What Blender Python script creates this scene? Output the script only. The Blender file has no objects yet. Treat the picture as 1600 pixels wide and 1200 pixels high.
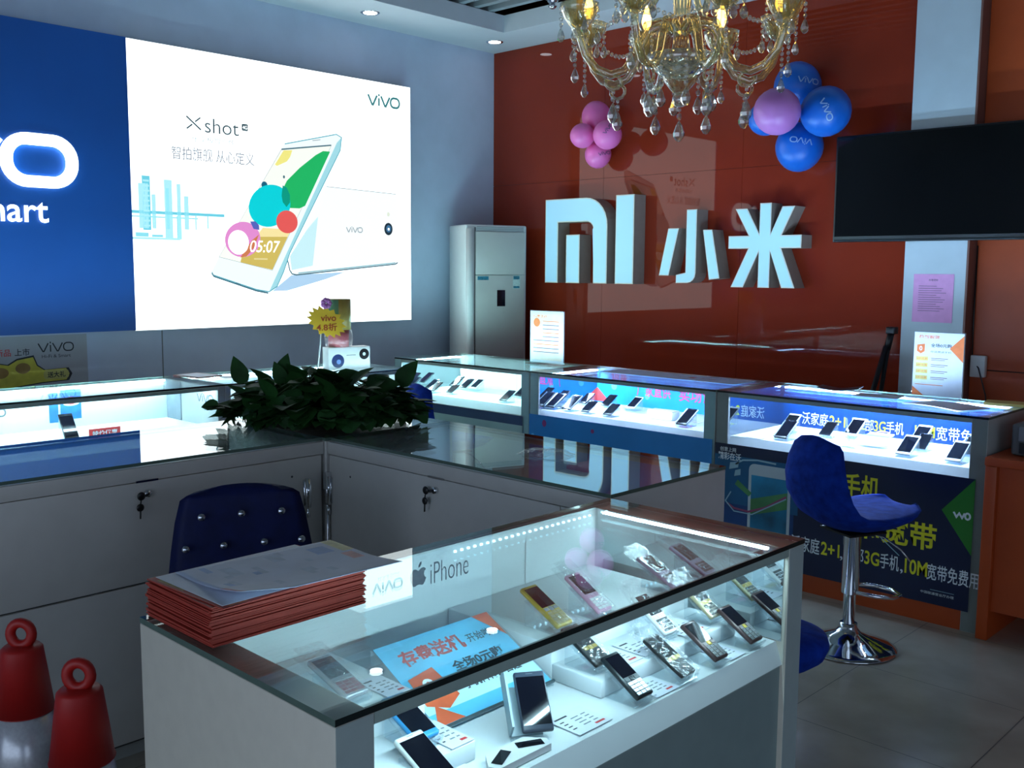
import bpy, bmesh, math, random
from mathutils import Vector, Matrix, Euler
random.seed(7)
PI = math.pi
S = bpy.context.scene
COL = S.collection

# ---------------------------------------------------------------- camera, world, exposure
cam_d = bpy.data.cameras.new('camera'); cam = bpy.data.objects.new('camera', cam_d); COL.objects.link(cam)
cam_d.sensor_width = 36.0; cam_d.lens = 35.12; cam_d.clip_start = 0.02; cam_d.clip_end = 100
YAW, PIT, ROL = 0.76776, 0.11361, 0.00673
_f = Vector((-math.sin(YAW)*math.cos(PIT), math.cos(YAW)*math.cos(PIT), -math.sin(PIT)))
_r = Vector((math.cos(YAW), math.sin(YAW), 0)); _u = _r.cross(_f)
_r2 = _r*math.cos(ROL)+_u*math.sin(ROL); _u2 = -_r*math.sin(ROL)+_u*math.cos(ROL)
mw = Matrix((( _r2.x, _u2.x, -_f.x, 0), (_r2.y, _u2.y, -_f.y, 0), (_r2.z, _u2.z, -_f.z, 1.5), (0, 0, 0, 1)))
cam.matrix_world = mw
S.camera = cam
S.view_settings.view_transform = 'Standard'; S.view_settings.look = 'None'
S.view_settings.exposure = 0.0; S.view_settings.gamma = 1.0; S.view_settings.use_curve_mapping = False
S.cycles.transparent_max_bounces = 32
S.cycles.max_bounces = 10
S.cycles.glossy_bounces = 6
S.cycles.sample_clamp_indirect = 6.0
S.cycles.caustics_reflective = False
S.cycles.caustics_refractive = False

W = bpy.data.worlds.new('world'); S.world = W; W.use_nodes = True
_bg = W.node_tree.nodes['Background']
_bg.inputs[0].default_value = (0.62, 0.78, 1.0, 1); _bg.inputs[1].default_value = 1.55     # overcast daylight outside the shopfront

# strengths of the lights the shop has
LIGHTBOX = 2.2; LED = 108.0; LED_DIM = 80.0; BULB = 14.0; DOWN = 9.0

# ---------------------------------------------------------------- materials
def lin(c):
    out = []
    for x in c[:3]:
        x = x/255.0
        out.append(x/12.92 if x <= 0.04045 else ((x+0.055)/1.055)**2.4)
    return tuple(out)+(1.0,)
MATS = {}
def mat(name, c, rough=0.5, metal=0.0, spec=0.5, coat=0.0, sheen=0.0, noise=None, bump=None, stretch=None, sub=0.0):
    if name in MATS: return MATS[name]
    m = bpy.data.materials.new(name); m.use_nodes = True; nt = m.node_tree
    p = nt.nodes['Principled BSDF']
    p.inputs['Base Color'].default_value = lin(c); p.inputs['Roughness'].default_value = rough
    p.inputs['Metallic'].default_value = metal; p.inputs['Specular IOR Level'].default_value = spec
    p.inputs['Coat Weight'].default_value = coat; p.inputs['Coat Roughness'].default_value = 0.03
    p.inputs['Sheen Weight'].default_value = sheen
    if noise or bump:
        tc = nt.nodes.new('ShaderNodeTexCoord'); mp = nt.nodes.new('ShaderNodeMapping')
        nt.links.new(tc.outputs['Object'], mp.inputs[0])
        if stretch: mp.inputs['Scale'].default_value = stretch
        n = nt.nodes.new('ShaderNodeTexNoise'); n.inputs['Scale'].default_value = (noise or bump)[0]; n.inputs['Detail'].default_value = 4
        nt.links.new(mp.outputs[0], n.inputs['Vector'])
        if noise:
            a = noise[1]
            r = nt.nodes.new('ShaderNodeValToRGB')
            cl = lin(c)
            r.color_ramp.elements[0].position = 0.3; r.color_ramp.elements[1].position = 0.7
            r.color_ramp.elements[0].color = tuple(max(0, x*(1-a)) for x in cl[:3])+(1,)
            r.color_ramp.elements[1].color = tuple(min(1, x*(1+a)) for x in cl[:3])+(1,)
            nt.links.new(n.outputs['Fac'], r.inputs[0]); nt.links.new(r.outputs[0], p.inputs['Base Color'])
        if bump:
            b = nt.nodes.new('ShaderNodeBump'); b.inputs['Strength'].default_value = bump[1]; b.inputs['Distance'].default_value = 0.01
            nt.links.new(n.outputs['Fac'], b.inputs['Height']); nt.links.new(b.outputs[0], p.inputs['Normal'])
    MATS[name] = m
    return m
def emi(name, c, s, base=None):
    if name in MATS: return MATS[name]
    m = bpy.data.materials.new(name); m.use_nodes = True; p = m.node_tree.nodes['Principled BSDF']
    p.inputs['Base Color'].default_value = lin(base or c); p.inputs['Roughness'].default_value = 0.35
    p.inputs['Emission Color'].default_value = lin(c); p.inputs['Emission Strength'].default_value = s
    MATS[name] = m
    return m
def glass(name, tint=(1, 1, 1), f0=0.04, rough=0.0, body=0.0, bcol=(255, 255, 255), bump=None, power=5.0):
    # a thin pane: what is not reflected (Schlick) passes straight through
    if name in MATS: return MATS[name]
    m = bpy.data.materials.new(name); m.use_nodes = True; nt = m.node_tree; nt.nodes.clear()
    N = nt.nodes.new; L = nt.links.new
    out = N('ShaderNodeOutputMaterial'); mix = N('ShaderNodeMixShader'); tr = N('ShaderNodeBsdfTransparent'); gl = N('ShaderNodeBsdfGlossy')
    tr.inputs[0].default_value = tuple(tint)+(1,); gl.inputs['Roughness'].default_value = rough
    gl.inputs[0].default_value = (1, 1, 1, 1)
    lw = N('ShaderNodeLayerWeight'); lw.inputs[0].default_value = 0.5
    pw = N('ShaderNodeMath'); pw.operation = 'POWER'; pw.inputs[1].default_value = power
    mu = N('ShaderNodeMath'); mu.operation = 'MULTIPLY_ADD'; mu.inputs[1].default_value = 1-f0; mu.inputs[2].default_value = f0
    L(lw.outputs['Facing'], pw.inputs[0]); L(pw.outputs[0], mu.inputs[0]); L(mu.outputs[0], mix.inputs[0])
    src = tr.outputs[0]
    if body > 0:
        df = N('ShaderNodeBsdfDiffuse'); df.inputs[0].default_value = lin(bcol); mx = N('ShaderNodeMixShader'); mx.inputs[0].default_value = body
        L(tr.outputs[0], mx.inputs[1]); L(df.outputs[0], mx.inputs[2]); src = mx.outputs[0]
    if bump:
        n = N('ShaderNodeTexNoise'); n.inputs['Scale'].default_value = bump[0]; b = N('ShaderNodeBump'); b.inputs['Strength'].default_value = bump[1]
        b.inputs['Distance'].default_value = 0.01
        tc = N('ShaderNodeTexCoord'); L(tc.outputs['Object'], n.inputs['Vector']); L(n.outputs['Fac'], b.inputs['Height']); L(b.outputs[0], gl.inputs['Normal'])
    L(src, mix.inputs[1]); L(gl.outputs[0], mix.inputs[2]); L(mix.outputs[0], out.inputs[0])
    MATS[name] = m
    return m

wallp = mat('wall_paint', (190, 202, 222), 0.7, noise=(6, 0.04))
white_ceil = mat('ceiling_paint', (205, 210, 215), 0.8, noise=(4, 0.03))
orange_glass = mat('orange_glass', (138, 46, 26), 0.02, spec=0.32, coat=0.0, noise=(3, 0.05))
orange_matte = mat('orange_laminate', (172, 68, 20), 0.45, noise=(9, 0.06))
dark_seam = mat('dark_seam', (50, 18, 12), 0.7, noise=(9, 0.05))
column_m = mat('column_paint', (188, 200, 205), 0.6, noise=(8, 0.03))
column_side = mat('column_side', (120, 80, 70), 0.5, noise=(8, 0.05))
lam_white = mat('laminate_white', (222, 222, 214), 0.42, noise=(20, 0.03))
lam_grey = mat('laminate_grey', (168, 172, 170), 0.35, noise=(20, 0.03))
lam_door = mat('laminate_door', (196, 194, 190), 0.38, noise=(14, 0.03))
case_white = mat('case_white', (226, 232, 234), 0.4, noise=(15, 0.02))
back_white = mat('back_panel_white', (214, 224, 226), 0.3, noise=(12, 0.02))
alu = mat('aluminium', (150, 156, 154), 0.3, metal=0.6, noise=(60, 0.05), stretch=(1, 20, 1))
chrome = mat('chrome', (215, 218, 222), 0.06, metal=1.0, noise=(5, 0.02))
mirror = mat('mirror', (215, 225, 228), 0.015, metal=1.0, noise=(5, 0.01))
black_plastic = mat('black_plastic', (14, 15, 18), 0.35, noise=(40, 0.2))
black_metal = mat('black_metal', (22, 22, 24), 0.4, metal=0.3, noise=(40, 0.2))
screen_m = mat('dark_screen', (10, 12, 22), 0.06, spec=0.6, noise=(30, 0.2))
tv_screen = mat('television_screen', (7, 8, 8), 0.12, spec=0.45, noise=(3, 0.2))
white_plastic = mat('white_plastic', (226, 228, 228), 0.35, noise=(30, 0.03))
velvet = mat('blue_velvet', (12, 50, 150), 0.9, spec=0.15, noise=(26, 0.3), bump=(60, 0.25))
velvet_dark = mat('navy_leather', (10, 22, 74), 0.6, spec=0.25, noise=(20, 0.2), bump=(30, 0.2))
cone_red = mat('cone_red', (172, 22, 18), 0.45, noise=(10, 0.1))
cone_white = mat('cone_reflective', (200, 200, 206), 0.25, metal=0.35, noise=(120, 0.08))
paper_white = mat('paper_white', (222, 226, 238), 0.6, noise=(30, 0.03))
paper_pink = mat('paper_pink', (226, 160, 208), 0.7, noise=(30, 0.04))
paper_red = mat('flyer_red', (170, 58, 42), 0.6, noise=(24, 0.12))
paper_yel = mat('paper_yellow', (222, 202, 120), 0.6, noise=(30, 0.1))
ink = mat('ink_dark', (38, 42, 48), 0.6, noise=(40, 0.1))
ink_red = mat('ink_red', (205, 60, 60), 0.6, noise=(40, 0.1))
ink_blue = mat('ink_blue', (140, 165, 215), 0.6, noise=(10, 0.25))
ink_orange = mat('ink_orange', (232, 120, 62), 0.6, noise=(30, 0.1))
ink_yel = mat('ink_yellow', (226, 222, 40), 0.6, noise=(30, 0.06))
ink_white = mat('ink_white', (225, 235, 240), 0.6, noise=(30, 0.03))
leaf_m = mat('leaf_green', (36, 74, 34), 0.55, spec=0.12, noise=(9, 0.45))
stem_m = mat('stem_green', (52, 82, 40), 0.5, noise=(20, 0.2))
soil_m = mat('soil', (40, 30, 22), 0.95, noise=(40, 0.4), bump=(50, 0.6))
gold_m = mat('gold_plastic', (205, 172, 70), 0.28, metal=0.55, noise=(40, 0.08))
pink_m = mat('pink_plastic', (224, 170, 196), 0.3, metal=0.2, noise=(40, 0.05))
brown_m = mat('bronze_plastic', (74, 56, 56), 0.3, metal=0.35, noise=(40, 0.1))
cham_m = mat('champagne_plastic', (190, 176, 140), 0.3, metal=0.4, noise=(40, 0.08))
silver_m = mat('silver_plastic', (176, 182, 190), 0.25, metal=0.5, noise=(40, 0.05))
maroon_m = mat('maroon_plastic', (120, 28, 52), 0.35, noise=(40, 0.1))
blue_pl = mat('blue_plastic', (52, 140, 196), 0.35, noise=(40, 0.1))
wall_glass = glass('counter_glass', (0.93, 0.975, 0.965), 0.05)
front_glass_m = glass('front_glass', (0.97, 0.99, 0.99), 0.012)
acrylic = glass('clear_acrylic', (0.93, 0.97, 0.99), 0.06, body=0.06)
bag_m = glass('clear_bag', (0.97, 0.98, 0.99), 0.10, rough=0.05, body=0.04, bump=(55, 1.0))
edge_pale = mat('glass_edge_pale', (84, 104, 96), 0.2, noise=(20, 0.1))
rail_m = mat('rail_grey', (140, 158, 152), 0.35, noise=(20, 0.05))
glass_edge = mat('glass_edge', (9, 24, 26), 0.15, noise=(20, 0.1))
amber = glass('amber_crystal', (0.93, 0.90, 0.70), 0.16, rough=0.08, body=0.10, bcol=(225, 205, 130), power=2.0)
crystal = glass('clear_crystal', (0.93, 0.94, 0.92), 0.22, rough=0.04, body=0.06, bcol=(230, 225, 200), power=1.6)
led_m = emi('led_light', (196, 240, 255), LED)
led_blue = emi('led_light_blue', (180, 214, 255), LED*3.2)
led_reflection_dot = emi('led_reflection_dot', (200, 240, 255), 5.0)
led_soft = emi('led_light_soft', (200, 240, 255), LED_DIM)
bulb_m = emi('bulb_warm', (255, 214, 120), BULB)
candle_m = mat('candle_sleeve', (235, 205, 110), 0.4, noise=(20, 0.1))
down_m = emi('downlight_glow', (235, 245, 255), DOWN)

# ---------------------------------------------------------------- mesh builder
def fr(o, x, y):
    x = Vector(x).normalized(); y = Vector(y); y = (y-x*y.dot(x)).normalized(); z = x.cross(y)
    return Matrix(((x.x, y.x, z.x, o[0]), (x.y, y.y, z.y, o[1]), (x.z, y.z, z.z, o[2]), (0, 0, 0, 1)))
def at(x=0, y=0, z=0): return Matrix.Translation((x, y, z))
def rx(a): return Matrix.Rotation(a, 4, 'X')
def ry(a): return Matrix.Rotation(a, 4, 'Y')
def rz(a): return Matrix.Rotation(a, 4, 'Z')
TEXT = {}
def text_mesh(s, bold=0.0):
    k = (s, bold)
    if k not in TEXT:
        cu = bpy.data.curves.new('lettering', 'FONT'); cu.body = s; cu.size = 1.0; cu.resolution_u = 4; cu.offset = bold
        ob = bpy.data.objects.new('lettering', cu); COL.objects.link(ob)
        dg = bpy.context.evaluated_depsgraph_get(); me = bpy.data.meshes.new_from_object(ob.evaluated_get(dg))
        vs = [tuple(v.co) for v in me.vertices]; fs = [tuple(p.vertices) for p in me.polygons]
        bpy.data.objects.remove(ob); bpy.data.curves.remove(cu); bpy.data.meshes.remove(me)
        x0 = min(v[0] for v in vs); x1 = max(v[0] for v in vs); y0 = min(v[1] for v in vs); y1 = max(v[1] for v in vs)
        TEXT[k] = ([(v[0]-(x0+x1)/2, v[1]-(y0+y1)/2, 0) for v in vs], fs, x1-x0, y1-y0)
    return TEXT[k]
class MB:
    def __init__(s, m=None): s.v = []; s.f = []; s.mi = []; s.sm = []; s.mats = []; s.m = m
    def idx(s, m):
        m = m or s.m
        if m not in s.mats: s.mats.append(m)
        return s.mats.index(m)
    def add(s, vs, fs, m=None, M=None, sm=False):
        o = len(s.v); i = s.idx(m)
        for p in vs:
            p = Vector(p)
            s.v.append(M @ p if M is not None else p)
        flip = M is not None and M.determinant() < 0
        for f in fs:
            t = [o+k for k in f]
            s.f.append(t[::-1] if flip else t); s.mi.append(i); s.sm.append(sm)
    def box(s, a, b, m=None, M=None, bev=0.0, seg=2):
        if bev <= 0:
            x0, y0, z0 = a; x1, y1, z1 = b
            vs = [(x0, y0, z0), (x1, y0, z0), (x1, y1, z0), (x0, y1, z0), (x0, y0, z1), (x1, y0, z1), (x1, y1, z1), (x0, y1, z1)]
            s.add(vs, [(0, 3, 2, 1), (4, 5, 6, 7), (0, 1, 5, 4), (1, 2, 6, 5), (2, 3, 7, 6), (3, 0, 4, 7)], m, M)
        else:
            bm = bmesh.new(); bmesh.ops.create_cube(bm, size=1.0)
            for v in bm.verts:
                v.co = Vector([a[i]+(b[i]-a[i])*(v.co[i]+0.5) for i in range(3)])
            bmesh.ops.bevel(bm, geom=list(bm.edges), offset=bev, segments=seg, affect='EDGES', profile=0.5)
            bm.verts.index_update()
            s.add([v.co.copy() for v in bm.verts], [[v.index for v in f.verts] for f in bm.faces], m, M, True); bm.free()
    def lathe(s, prof, m=None, M=None, n=24, sm=True):
        vs = []; fs = []
        for r, z in prof:
            for k in range(n):
                a = 2*PI*k/n; vs.append((r*math.cos(a), r*math.sin(a), z))
        for j in range(len(prof)-1):
            for k in range(n):
                k2 = (k+1) % n; fs.append((j*n+k, j*n+k2, (j+1)*n+k2, (j+1)*n+k))
        if prof[0][0] > 1e-5: fs.append(tuple(range(n))[::-1])
        if prof[-1][0] > 1e-5: fs.append(tuple((len(prof)-1)*n+k for k in range(n)))
        s.add(vs, fs, m, M, sm)
    def cyl(s, p0, p1, r0, r1=None, m=None, n=16):
        p0 = Vector(p0); p1 = Vector(p1); r1 = r0 if r1 is None else r1; d = p1-p0
        q = d.to_track_quat('Z', 'Y').to_matrix().to_4x4()
        s.lathe([(r0, 0), (r1, d.length)], m, Matrix.Translation(p0) @ q, n)
    def tube(s, pts, r, m=None, n=8, closed=False, M=None):
        pts = [Vector(p) for p in pts]; N = len(pts); vs = []; fs = []; up = None
        for i, p in enumerate(pts):
            a = pts[(i-1) % N] if closed or i > 0 else p; b = pts[(i+1) % N] if closed or i < N-1 else p
            t = (b-a).normalized()
            if up is None: up = Vector((0, 0, 1)) if abs(t.z) < 0.9 else Vector((1, 0, 0))
            x = t.cross(up).normalized(); up = x.cross(t).normalized()
            rr = r[i] if isinstance(r, (list, tuple)) else r
            for k in range(n):
                an = 2*PI*k/n; vs.append(p+(x*math.cos(an)+up*math.sin(an))*rr)
        for i in range(N if closed else N-1):
            j = (i+1) % N
            for k in range(n):
                k2 = (k+1) % n; fs.append((i*n+k, i*n+k2, j*n+k2, j*n+k))
        if not closed: fs.append(tuple(range(n))[::-1]); fs.append(tuple((N-1)*n+k for k in range(n)))
        s.add(vs, fs, m, M, True)
    def prism(s, poly, z0, z1, m=None, M=None, ms=None):
        n = len(poly)
        ar = sum(poly[i][0]*poly[(i+1) % n][1]-poly[(i+1) % n][0]*poly[i][1] for i in range(n))
        if ar < 0: poly = poly[::-1]
        vs = [(p[0], p[1], z0) for p in poly]+[(p[0], p[1], z1) for p in poly]
        s.add(vs, [tuple(range(n))[::-1], tuple(range(n, 2*n))], m, M)
        s.add(vs, [(i, (i+1) % n, n+(i+1) % n, n+i) for i in range(n)], ms or m, M)
    def flat(s, poly, m=None, M=None, z=0.0):
        n = len(poly); ar = sum(poly[i][0]*poly[(i+1) % n][1]-poly[(i+1) % n][0]*poly[i][1] for i in range(n))
        if ar < 0: poly = poly[::-1]
        s.add([(p[0], p[1], z) for p in poly], [tuple(range(n))], m, M)
    def rect(s, x0, y0, x1, y1, m=None, M=None, z=0.0): s.flat([(x0, y0), (x1, y0), (x1, y1), (x0, y1)], m, M, z)
    def disc(s, cx, cy, ra, rb=None, m=None, M=None, z=0.0, n=28, rot=0.0):
        rb = ra if rb is None else rb; P = []
        for k in range(n):
            a = 2*PI*k/n; x = ra*math.cos(a); y = rb*math.sin(a)
            P.append((cx+x*math.cos(rot)-y*math.sin(rot), cy+x*math.sin(rot)+y*math.cos(rot)))
        s.flat(P, m, M, z)
    def ball(s, c, r, m=None, n=20, sq=(1, 1, 1), M=None):
        vs = []; fs = []; h = n//2
        for j in range(h+1):
            t = PI*j/h
            for k in range(n):
                a = 2*PI*k/n; vs.append((c[0]+r*sq[0]*math.sin(t)*math.cos(a), c[1]+r*sq[1]*math.sin(t)*math.sin(a), c[2]+r*sq[2]*math.cos(t)))
        for j in range(h):
            for k in range(n):
                k2 = (k+1) % n
                if j == 0: fs.append((j*n, (j+1)*n+k, (j+1)*n+k2))
                elif j == h-1: fs.append((j*n+k, (j+1)*n, j*n+k2))
                else: fs.append((j*n+k, (j+1)*n+k, (j+1)*n+k2, j*n+k2))
        s.add(vs, fs, m, M, True)
    def ribbon(s, pts, w, m=None, M=None, closed=False, z=0.0, fn=None):
        pts = [Vector((p[0], p[1])) for p in pts]; N = len(pts); vs = []; fs = []
        for i, p in enumerate(pts):
            a = pts[(i-1) % N] if closed or i > 0 else None; b = pts[(i+1) % N] if closed or i < N-1 else None
            t1 = (p-a).normalized() if a is not None else None; t2 = (b-p).normalized() if b is not None else None
            if t1 is None: t1 = t2
            if t2 is None: t2 = t1
            n1 = Vector((-t1.y, t1.x)); n2 = Vector((-t2.y, t2.x)); nn = (n1+n2)
            nn = nn.normalized() if nn.length > 1e-4 else n1
            k = 1/max(0.5, nn.dot(n1))
            for sg in (1, -1):
                q = p+nn*(sg*w/2*k); vs.append(fn(q.x, q.y) if fn else (q.x, q.y, z))
        for i in range(N if closed else N-1):
            j = (i+1) % N; fs.append((2*i, 2*i+1, 2*j+1, 2*j))
        s.add(vs, fs, m, M)
    def text(s, st, m, M, w=None, h=None, bold=0.0, cx=0, cy=0, z=0.0, slant=0.0):
        vs, fs, tw, th = text_mesh(st, bold)
        if w and h: kx, ky = w/tw, h/th
        elif w: kx = ky = w/tw
        else: kx = ky = h/th
        s.add([(cx+x*kx+slant*y*ky, cy+y*ky, z) for x, y, _ in vs], fs, m, M)
    def build(s, name, parent=None, loc=None, rot=0.0, label=None, cat=None, group=None, kind=None):
        me = bpy.data.meshes.new(name); me.from_pydata([tuple(v) for v in s.v], [], s.f)
        for m in s.mats: me.materials.append(m)
        me.polygons.foreach_set('material_index', s.mi); me.polygons.foreach_set('use_smooth', s.sm)
        me.update()
        o = bpy.data.objects.new(name, me); COL.objects.link(o)
        if parent is not None: o.parent = parent
        if loc is not None: o.location = loc
        if rot: o.rotation_euler = (0, 0, rot)
        return tag(o, label, cat, group, kind)
def tag(o, label=None, cat=None, group=None, kind=None):
    if label: o['label'] = label
    if cat: o['category'] = cat
    if group: o['group'] = group
    if kind: o['kind'] = kind
    return o
def thing(name, label, cat, loc=(0, 0, 0), rot=0.0, group=None):
    o = bpy.data.objects.new(name, None); COL.objects.link(o); o.location = loc
    o.rotation_euler = (0, 0, rot) if not hasattr(rot, '__len__') else rot
    o.empty_display_size = 0.05
    return tag(o, label, cat, group)
def copy_tree(o, parent=None):
    c = o.copy(); COL.objects.link(c)
    if parent is not None: c.parent = parent
    for ch in list(o.children): copy_tree(ch, c)
    return c
def rrect(x0, y0, x1, y1, r, n=6):
    P = []
    for cx, cy, a0 in ((x1-r, y1-r, 0), (x0+r, y1-r, PI/2), (x0+r, y0+r, PI), (x1-r, y0+r, 3*PI/2)):
        for k in range(n+1):
            a = a0+PI/2*k/n; P.append((cx+r*math.cos(a), cy+r*math.sin(a)))
    return P
def vivo(mb, w, m, M=None, cx=0, cy=0, st=0.05, z=0.0, fn=None, only=None):
    # the maker's word mark: v, i, v and a wide rounded o, in strokes; w is the full width
    k = w/4.0; g = st*k*4; h = 1.05*k
    T = lambda pts: [(cx+(x-2.0)*k, cy+(y-0.52)*k) for x, y in pts]
    def rib(p, c=False): mb.ribbon(T(p), g, m, M, c, z, fn)
    if only is None or 'v' in only:
        rib([(0, 1.0), (0.5, 0.06), (0.62, 0.06), (1.12, 1.0)])
        rib([(1.62, 1.0), (2.12, 0.06), (2.24, 0.06), (2.74, 1.0)])
        rib([(1.37, 0.0), (1.37, 0.78)]); rib([(1.37, 0.97), (1.37, 1.16)])
    rib(rrect(2.86, 0.05, 3.98, 0.98, 0.42, 7), True)

# ---------------------------------------------------------------- the room
def room():
    b = MB(mat('floor_tile', (166, 158, 146), 0.22, noise=(5, 0.12)))
    b.box((-5.9, -3.1, -0.1), (3.1, 5.9, 0.0))
    g = mat('floor_joint', (88, 84, 80), 0.6, noise=(10, 0.1))
    for i in range(15): b.rect(-5.8+0.6*i, -3.0, -5.797+0.6*i, 5.8, g, None, 0.0006)
    for i in range(15): b.rect(-5.8, -3.0+0.6*i, 3.0, -2.997+0.6*i, g, None, 0.0006)
    b.build('floor', kind='structure')
    b = MB(wallp); b.box((-5.92, -3.1, 0), (-5.78, 5.9, 3.6))
    b.box((-5.78, 2.9, 0), (-5.778, 2.906, 1.12), mat('wall_joint', (120, 125, 130), 0.7, noise=(9, .05)))
    b.rect(4.22, 2.99, 4.42, 3.0, ink, fr((-5.779, 0, 0), (0, 1, -0.12), (0, 0, 1)))
    b.build('wall_left', kind='structure')
    b = MB(wallp); b.box((3.0, -3.1, 0), (3.1, -1.6, 3.6)); b.box((3.0, 2.2, 0), (3.1, 5.9, 3.6)); b.box((3.0, -1.6, 2.3), (3.1, 2.2, 3.6)); b.build('wall_right', kind='structure')  # opening in this unseen wall is added to brighten the +X-facing fronts
    b = MB(dark_seam); b.box((-5.78, 5.765, 0), (3.0, 5.9, 3.6))
    wb = b.build('wall_back', kind='structure')
    xs = [-5.78, -4.648, -3.5, -2.365]; zs = [0.0, 2.166, 3.2]
    for i in range(3):
        for j in range(2):
            p = MB(orange_glass); p.box((xs[i]+.001, 5.757, zs[j]+.001), (xs[i+1]-.001, 5.765, zs[j+1]-.001)); p.build('glass_panel', wb)
    for z0, z1 in ((0, 0.965), (0.972, 3.2)):
        p = MB(orange_matte); p.box((-2.012, 5.757, z0), (3.0, 5.765, z1)); p.build('orange_panel', wb)
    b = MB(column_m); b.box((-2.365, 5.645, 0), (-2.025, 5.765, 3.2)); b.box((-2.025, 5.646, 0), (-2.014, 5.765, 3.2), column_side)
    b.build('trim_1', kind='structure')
    # shopfront: a wide opening to the street
    b = MB(wallp); b.box((-5.78, -3.1, 0), (-3.4, -3.0, 3.6)); b.box((2.4, -3.1, 0), (3.0, -3.0, 3.6)); b.box((-3.4, -3.1, 2.35), (2.4, -3.0, 3.6))
    b.build('wall_front', kind='structure')
    # soffit ring with a slatted field above
    b = MB(white_ceil)
    b.box((-5.78, -3.0, 3.2), (-5.225, 5.765, 3.32)); b.box((-5.225, 5.305, 3.2), (3.0, 5.765, 3.32))
    b.build('trim_2', kind='structure')
    b = MB(mat('slat_grey', (150, 160, 164), 0.5, noise=(10, .05))); dk = mat('ceiling_void', (18, 18, 20), 0.9, noise=(5, .1))
    b.box((-5.78, -3.0, 3.56), (3.0, 5.765, 3.6), dk)
    y = 5.2
    while y > -2.9:
        b.box((-5.3, y-0.05, 3.325), (3.0, y, 3.40)); y -= 0.145
    b.build('ceiling', kind='structure')
    b = MB(lam_white); b.box((-5.78, -3.0, 0), (-5.765, 5.75, 0.1)); b.build('baseboard_left', kind='structure')
room()

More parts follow.
